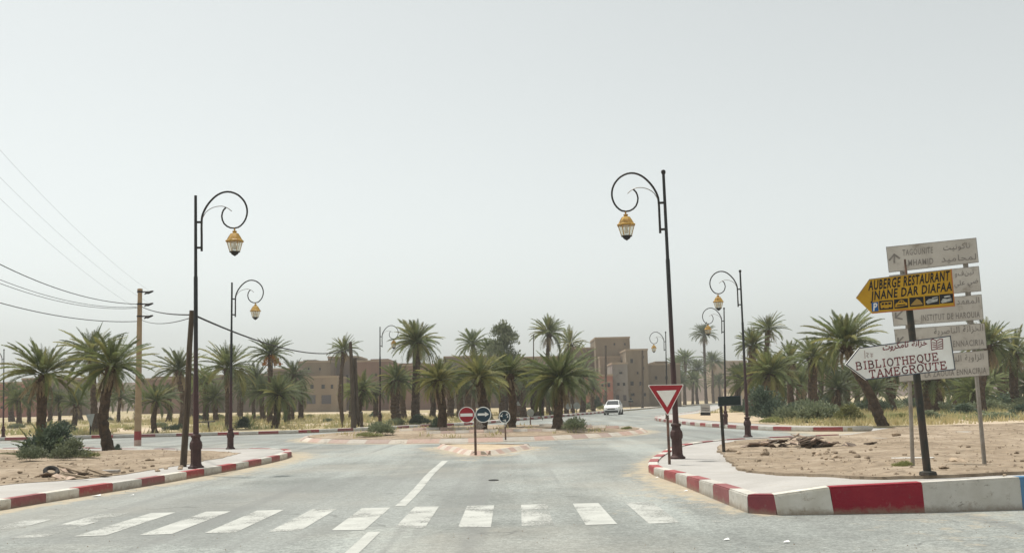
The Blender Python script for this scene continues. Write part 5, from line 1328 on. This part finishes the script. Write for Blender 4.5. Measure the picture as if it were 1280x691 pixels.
# rubble heap of broken slabs by the right exit
def slab_mesh(seed):
    r = random.Random(seed); k = r.choice((4, 5)); P = [(math.cos(2 * math.pi * i / k + r.uniform(-.3, .3)) * r.uniform(.35, .55), math.sin(2 * math.pi * i / k) * r.uniform(.25, .45), 0) for i in range(k)]
    return MB().prism(P, (0, 0, .05)).mesh('slab', 'slab')
SL = [slab_mesh(i) for i in range(6)]
hc = at_z(1003, 553, .25)
for k in range(60):
    t = rng.gauss(0, .62); d = rng.gauss(0, .26)
    x, y = hc.x + t * 1.0, hc.y + d + .1; z = ground_z(x, y)
    lift = max(0, .30 - .2 * abs(t) - .3 * abs(d)) * rng.random()
    tag(link('rubble_slab', SL[k % 6], None, (x, y, z + lift + .02), (rng.uniform(-.45, .45), rng.uniform(-.45, .45), rng.uniform(0, 6.28)), rng.uniform(.25, .62)), 'broken brown slab in the rubble heap right of the middle lamp', 'slab', 'slabs of the rubble heap')
for px, py, lab, mm in ((1032, 552, 'reddish broken brick at the right end of the rubble heap', 'pink'), (968, 549, 'pale flat slab on the left end of the rubble heap', 'pavement')):
    p = at_z(px, py, .25); o = MB().prism([(-.17, -.1, 0), (.15, -.11, 0), (.18, .07, 0), (-.14, .1, 0)], (0, 0, .07)).build('rubble_slab', mm); o.location = (p.x, p.y, ground_z(p.x, p.y) + .04); o.rotation_euler = (.3, .15, .5); tag(o, lab, 'slab')
p = at_z(1140, 569, .27); o = MB().prism([(-.42, -.06, 0), (.4, -.1, 0), (.42, .05, 0), (-.38, .1, 0)], (0, 0, .03)).build('pale_slab', 'litter'); o.location = (p.x, p.y, ground_z(p.x, p.y) + .02); tag(o, 'long pale white slab lying between the board posts', 'slab')
# left debris: tyre, planks, slab
def left_at(px, py):
    z = .2
    for _ in range(4): p = at_z(px, py, z); z = ground_z(p.x, p.y)
    return Vector((p.x, p.y, z))
p = left_at(64, 594)
ty = []
for i in range(25): ty.append((.2 * math.cos(2 * math.pi * i / 24), .2 * math.sin(2 * math.pi * i / 24), 0))
o = MB().tube(ty, .075, 8, False).build('tyre', 'rubber', None, True); o.location = p + Vector((0, 0, .06)); o.scale = (.62, .62, .62); o.rotation_euler = (.55, .3, .2); tag(o, 'black scrap tyre in the debris on the left verge', 'tyre')
for x0, y0, x1, y1, w, lab in ((74, 584, 106, 592, .05, 'long pale plank leaning out of the left debris'), (113, 590, 135, 594, .09, 'short brown plank right of the long pale plank'), (80, 597, 110, 598, .06, 'flat brown board at the front of the left debris')):
    a, b_ = left_at(x0, y0 + 4), left_at(x1, y1 + 2); a.z += .14; b_.z += .05
    d = (b_ - a); mb = MB().box(0, d.length, -w, w, -.015, .02); o = mb.build('plank', 'plank'); o.location = a; o.rotation_euler = d.to_track_quat('X', 'Z').to_euler(); tag(o, lab, 'plank')
p = left_at(137, 591); o = MB().prism([(-.2, -.1, 0), (.22, -.12, 0), (.2, .1, 0), (-.18, .12, 0)], (0, 0, .05)).build('pale_slab', 'pavement'); o.location = p + Vector((0, 0, .02)); tag(o, 'small pale slab beside the short brown plank', 'slab')
for i, (px, py) in enumerate(((60, 596), (72, 598), (84, 590), (90, 599), (98, 596))):
    p = left_at(px, py); tag(link('rubble_slab', SL[i], None, p + Vector((0, 0, .03)), (rng.uniform(-.5, .5), rng.uniform(-.5, .5), rng.uniform(0, 6)), .4), 'broken fragment in the debris around the black tyre', 'slab', 'fragments around the tyre')
for px, py, w, lab in ((120, 620, 12, 'white scrap lying on the road by the left kerb'), (165, 619, 5, 'tiny white scrap on the road further along the left kerb'), (857, 614, 6, 'white scrap on the sand by the right kerb'), (908, 675, 8, 'left of two white scraps on the near asphalt'), (983, 678, 9, 'right of two white scraps on the near asphalt'), (821, 597, 4, 'tiny white scrap at the right pavement tip')):
    p = at_z(px, py, 0); s = w / (FPX / p.y)
    o = MB().add([(-.5 * s, -.3 * s, .01), (.1 * s, -.4 * s, .03 * s + .012), (.5 * s, -.1 * s, .012), (.35 * s, .35 * s, .1 * s + .02), (-.2 * s, .4 * s, .014)], [(0, 1, 2, 3, 4)]).build('litter_scrap', 'litter'); o.location = p; tag(o, lab, 'litter')
# small road things
p = at_z(617, 600, 0)
tag(link('pothole_disc', MB().lathe([(.24, 0), (.24, .012), (.2, .016)], 16).mesh('pothole_disc', 'dark'), None, (p.x, p.y, 0), None, (.42, .55, 1)), 'dark round pothole patch in the right lane', 'pothole')  # flat dark disc laid on the asphalt to stand for a pothole
# thin post with plate across the left road, T shaped rail post
f0 = foot(113, 57.3 if False else 58.6)
q = thing('post', 'slim dark post with a small plate right of the leftmost palms', 'post', f0)
tp = at_y(113, 526, f0.y) - f0
MB().tube([(0, 0, -.1), tuple(tp)], .05, 6).build('shaft', 'post_dark', q); MB().prism([(tp.x - .26, -.06, tp.z + .38), (tp.x + .26, -.06, tp.z + .42), (tp.x + .08, -.06, tp.z - .35)], (0, .02, 0)).build('plate', 'signback', q)
f0 = foot(261, 59)
q = thing('post', 'short dark post with crossbar at the left far kerb', 'post', f0); tp = at_y(260.5, 527, f0.y) - f0
MB().tube([(0, 0, -.1), tuple(tp)], .06, 6).build('shaft', 'post_dark', q); MB().tube([(tp.x - .55, 0, tp.z), (tp.x + .4, 0, tp.z + .02)], .035, 6).build('crossbar', 'post_dark', q)

# ------------------------------------------------------------------ buildings
def building(label, Y, x0, x1, ytop, m, depth=9, win=(), doors=(), steps=(), cat='building', group=None):
    """earthen flat roofed house: front at Y, columns x0..x1, roof line at row ytop"""
    a = foot((x0 + x1) / 2, Y); Y = a.y; W = (x1 - x0) / (FPX / Y); top = at_y((x0 + x1) / 2, ytop, Y).z; Hh = top - a.z + .4
    o = thing('earthen_house', label, cat, (a.x, Y, a.z - .4), None, None, group)
    MB().box(-W / 2, W / 2, 0, depth, 0, Hh).build('wall', m, o)
    MB().box(-W / 2 - .08, W / 2 + .08, -.08, .25, Hh, Hh + .3).build('parapet', 'parapet', o)
    MB().box(-W / 2 - .08, -W / 2 + .25, .25, depth, Hh, Hh + .3).build('parapet', 'parapet', o); MB().box(W / 2 - .25, W / 2 + .08, .25, depth, Hh, Hh + .3).build('parapet', 'parapet', o)
    def rect(px, py, w, h, name, mm):
        c = at_y(px, py, Y) - Vector((a.x, Y, a.z - .4)); hw, hh2 = w / 2 / (FPX / Y), h / 2 / (FPX / Y)
        fr = MB()
        for bx in ((c.x - hw - .09, c.x - hw, c.z - hh2, c.z + hh2), (c.x + hw, c.x + hw + .09, c.z - hh2, c.z + hh2), (c.x - hw - .09, c.x + hw + .09, c.z + hh2, c.z + hh2 + .1), (c.x - hw - .12, c.x + hw + .12, c.z - hh2 - .1, c.z - hh2)):
            fr.box(bx[0], bx[1], -.07, .02, bx[2], bx[3])
        f_ = fr.build(name, m, o)
        MB().box(c.x - hw, c.x + hw, -.012, .03, c.z - hh2, c.z + hh2).build('pane' if name == 'window' else 'leaf', mm, f_)
    for w_ in win: rect(*w_, 'window', 'hole')
    for d_ in doors: rect(*d_, 'door', 'gdoor')
    for sx0, sx1, sy, dp in steps:
        c0 = (sx0 - (x0 + x1) / 2) / (FPX / Y); c1 = (sx1 - (x0 + x1) / 2) / (FPX / Y); hz = at_y((sx0 + sx1) / 2, sy, Y).z - a.z + .4
        MB().box(c0, c1, dp, depth - .5, Hh, hz).build('roof_room', m, o)
    return o
building('tallest square earthen block of the far village', 180, 747, 790, 423, 'earth1', 12, [(757, 436, 2, 2.4), (768, 430, 2, 2.6), (781, 430, 2, 2.6)])
building('brown house left of the tallest village block', 184, 716, 748, 436, 'earth3', 12, [(728, 446, 2, 3), (738, 446, 2, 3)], steps=((716, 728, 432, 1),))
building('tan house with dark windows right of the tallest village block', 170, 785, 812, 438, 'earth1', 12, [(789.5, 451, 3.2, 5), (790, 479, 4, 5), (801, 479, 3.4, 5), (791, 493, 4, 3.5), (804, 460, 2.5, 3.5), (804, 446, 2.2, 3), (797, 466, 2.2, 3), (806, 493, 3, 4)], steps=((800, 811, 435, 2),))
building('grey rendered house with shop front in the far village', 166, 767, 786, 455, 'greyw', 9, [(773, 480, 3, 3.6), (780, 480, 3, 3.6), (776, 466, 4, 2.5)], [(772, 497, 4, 7), (781, 497, 4, 7)])
building('pink washed low house in the far village', 163, 733, 767, 470, 'pink', 9, [(743, 484, 3, 4), (753, 481, 3, 4), (761, 481, 3.4, 5)], [(756, 498, 4, 8)])
building('pale cream upper house between the pink and tan houses', 176, 752, 778, 447, 'earth2', 7, [(760, 456, 2.6, 3), (768, 456, 2.6, 3)])
building('long low brown wall house behind the roundabout palms', 190, 556, 650, 446, 'earth3', 12, [(k, 466, 2, 3) for k in range(566, 648, 12)])
building('brown house behind the tall palm head', 188, 650, 716, 447, 'earth1', 12, [(k, 468, 2, 3) for k in range(660, 714, 13)])
building('low brown house at the right end of the far village', 178, 812, 852, 456, 'earth1', 10, [(820, 472, 3, 4), (833, 472, 3, 4), (844, 472, 3, 4)], steps=((822, 838, 451, 1),))
building('hazy pale house beyond the far right palms', 285, 893, 936, 452, 'earth2', 12, [(901, 468, 2.4, 3), (913, 468, 2.4, 3), (925, 468, 2.4, 3)], [(916, 494, 5, 8)])
building('small white hut with dark door left of the right grove', 112, 914, 931, 488, 'cream', 4, [], [(925, 499, 5, 10)])
building('brown flat roofed house behind the cream one left of the centre', 176, 372, 413, 453, 'earth1', 12, [(386, 461, 2.2, 3), (400, 461, 2.2, 3)], steps=((376, 392, 449, 2),))
building('reddish brown flat roofed house behind the slim palm', 182, 410, 447, 447, 'earth3', 12, [(k, 470, 2.2, 3) for k in (426, 434, 442)])
building('brown house with uneven roof left of the biggest central palm', 174, 447, 486, 452, 'redearth', 12, [(455, 468, 2.4, 3), (470, 468, 2.4, 3), (478, 486, 3, 4)], [(462, 498, 5, 8)], steps=((462, 484, 448, 1.5),))
building('cream two storey house with dark garage doors left of the centre', 160, 380, 421, 472, 'earth2', 9, [(390, 483, 4.2, 5), (404, 483, 4.2, 5), (415, 483, 3, 5)], [(389, 499, 11, 11), (408, 499, 12, 11)])
building('low reddish wall house seen between the central palms', 172, 486, 557, 457, 'redearth', 9, [(k, 474, 2.4, 3) for k in (496, 530, 546)], steps=((500, 530, 453, 2),))
building('low brown house left of the cream garage house', 172, 334, 373, 462, 'earth3', 9, [(345, 478, 2.6, 3), (360, 478, 2.6, 3)])
building('pink low house at the left edge beyond the lamp', 150, -30, 26, 480, 'pink', 9, [(3, 509, 4, 3), (12, 509, 4, 3), (20, 504, 3, 3)])
building('brown house behind the leftmost palms', 165, 26, 84, 474, 'earth3', 9, [(42, 496, 3, 3), (60, 496, 3, 3)])
building('low reddish brown house far behind the leaning wooden pole', 170, 176, 246, 474, 'redearth', 9, [(k, 488, 3, 3) for k in (190, 206, 236)], steps=((184, 206, 470, 2),))
building('low brown house far behind the second left lamp', 176, 246, 334, 470, 'earth3', 9, [(k, 486, 3, 3) for k in (262, 280, 305, 320)], steps=((300, 328, 466, 2),))

# ------------------------------------------------------------------ white car
def car():
    c = at_y(767, 518.5, 101); c.z = 0
    o = thing('white_car', 'white hatchback driving towards the roundabout', 'car', c, (0, 0, R_(-6.5) - .095), (.92, .92, .97))
    # stations along length (y from front -2.05 to rear 2.05): y, sill, belt, roof, half width low, half width roof
    st = [(-2.05, .32, .62, .62, .60, .50), (-1.98, .24, .74, .74, .76, .62), (-1.75, .20, .84, .84, .84, .72), (-1.0, .20, .93, .94, .87, .74), (-.85, .20, .95, .98, .87, .73), (-.15, .20, .97, 1.42, .87, .60), (.3, .20, .98, 1.48, .87, .60), (1.0, .20, .99, 1.46, .87, .60), (1.55, .20, 1.0, 1.36, .86, .58), (1.95, .24, .98, 1.02, .82, .66), (2.05, .34, .80, .80, .70, .60)]
    v, f = [], []
    for y, s, b_, r, w, wr in st:
        mid = s + (b_ - s) * .45
        pr = [(-w * .9, s), (-w, mid), (-w * .97, b_), (-wr, r), (-wr * .5, r + .03), (wr * .5, r + .03), (wr, r), (w * .97, b_), (w, mid), (w * .9, s)]
        v += [(x, y, z) for x, z in pr]
    n = 10
    for i in range(len(st) - 1):
        for k in range(n): f.append((i * n + k, i * n + (k + 1) % n, (i + 1) * n + (k + 1) % n, (i + 1) * n + k))
    f.append(tuple(range(n))); f.append(tuple((len(st) - 1) * n + k for k in range(n)))
    MB().add(v, f).build('body', 'car', o, True)
    def glass(name, pts, offs):
        MB().prism(pts, offs).build(name, 'carglass', o)
    glass('windscreen', [(-.66, -.80, 1.02), (.66, -.80, 1.02), (.56, -.20, 1.40), (-.56, -.20, 1.40)], (0, -.03, .03))
    glass('rear_window', [(-.56, 1.60, 1.34), (.56, 1.60, 1.34), (.66, 1.93, 1.05), (-.66, 1.93, 1.05)], (0, .03, .03))
    for s in (-1, 1):
        for y0, y1, y2, y3 in ((-.55, .25, .25, -.05), (.33, 1.05, 1.0, .33)):
            glass('side_window', [(s * .855, y0, 1.0), (s * .855, y1, 1.0), (s * .635, y2, 1.40), (s * .635, y3, 1.40)], (s * .025, 0, .008))
        MB().prism([(s * .42, -2.02, .66), (s * .78, -1.92, .68), (s * .80, -1.85, .80), (s * .50, -1.99, .75)], (0, -.04, 0)).build('headlight', 'headl', o)
        MB().box(*sorted((s * .86, s * 1.03)), -.62, -.50, .95, 1.08).build('mirror', 'car', o)
        MB().box(*sorted((s * .55, s * .8)), 1.97, 2.06, .72, .92).build('tail_light', 's_red', o)
        for y in (-1.3, 1.25):
            w = link('wheel', None, o, (s * .78, y, .30), (0, R_(90), 0))
            MB().lathe([(.19, -.1), (.29, -.11), (.315, -.06), (.315, .06), (.29, .11), (.19, .1)], 20).build('tyre', 'rubber', w, True); MB().lathe([(.0, -.098), (.2, -.095), (.2, .095), (0, .098)], 14).build('rim', 'rim', w)
    MB().box(-.72, .72, -2.085, -1.9, .27, .44).build('bumper_intake', 'trim', o); MB().box(-.40, .40, -2.075, -1.95, .58, .68).build('grille', 'trim', o)
    MB().box(-.26, .26, -2.10, -2.08, .45, .56).build('number_plate', 'plate', o)
    return o
car()

# ------------------------------------------------------------------ haze: the dusty air of the place
if HAZE:
    hz = MB().box(-620, 620, -40, 760, -1.2, 46).build('haze', None)
    m, nt, out = _nt('haze_air')
    pv = nt.nodes.new('ShaderNodeVolumePrincipled')
    pv.inputs['Color'].default_value = (.93, .95, .95, 1); pv.inputs['Density'].default_value = HAZE; pv.inputs['Anisotropy'].default_value = .1
    nt.links.new(pv.outputs[0], out.inputs['Volume'])
    hz.data.materials.append(m); hz['kind'] = 'stuff'; hz['label'] = 'pale dusty haze in the air'
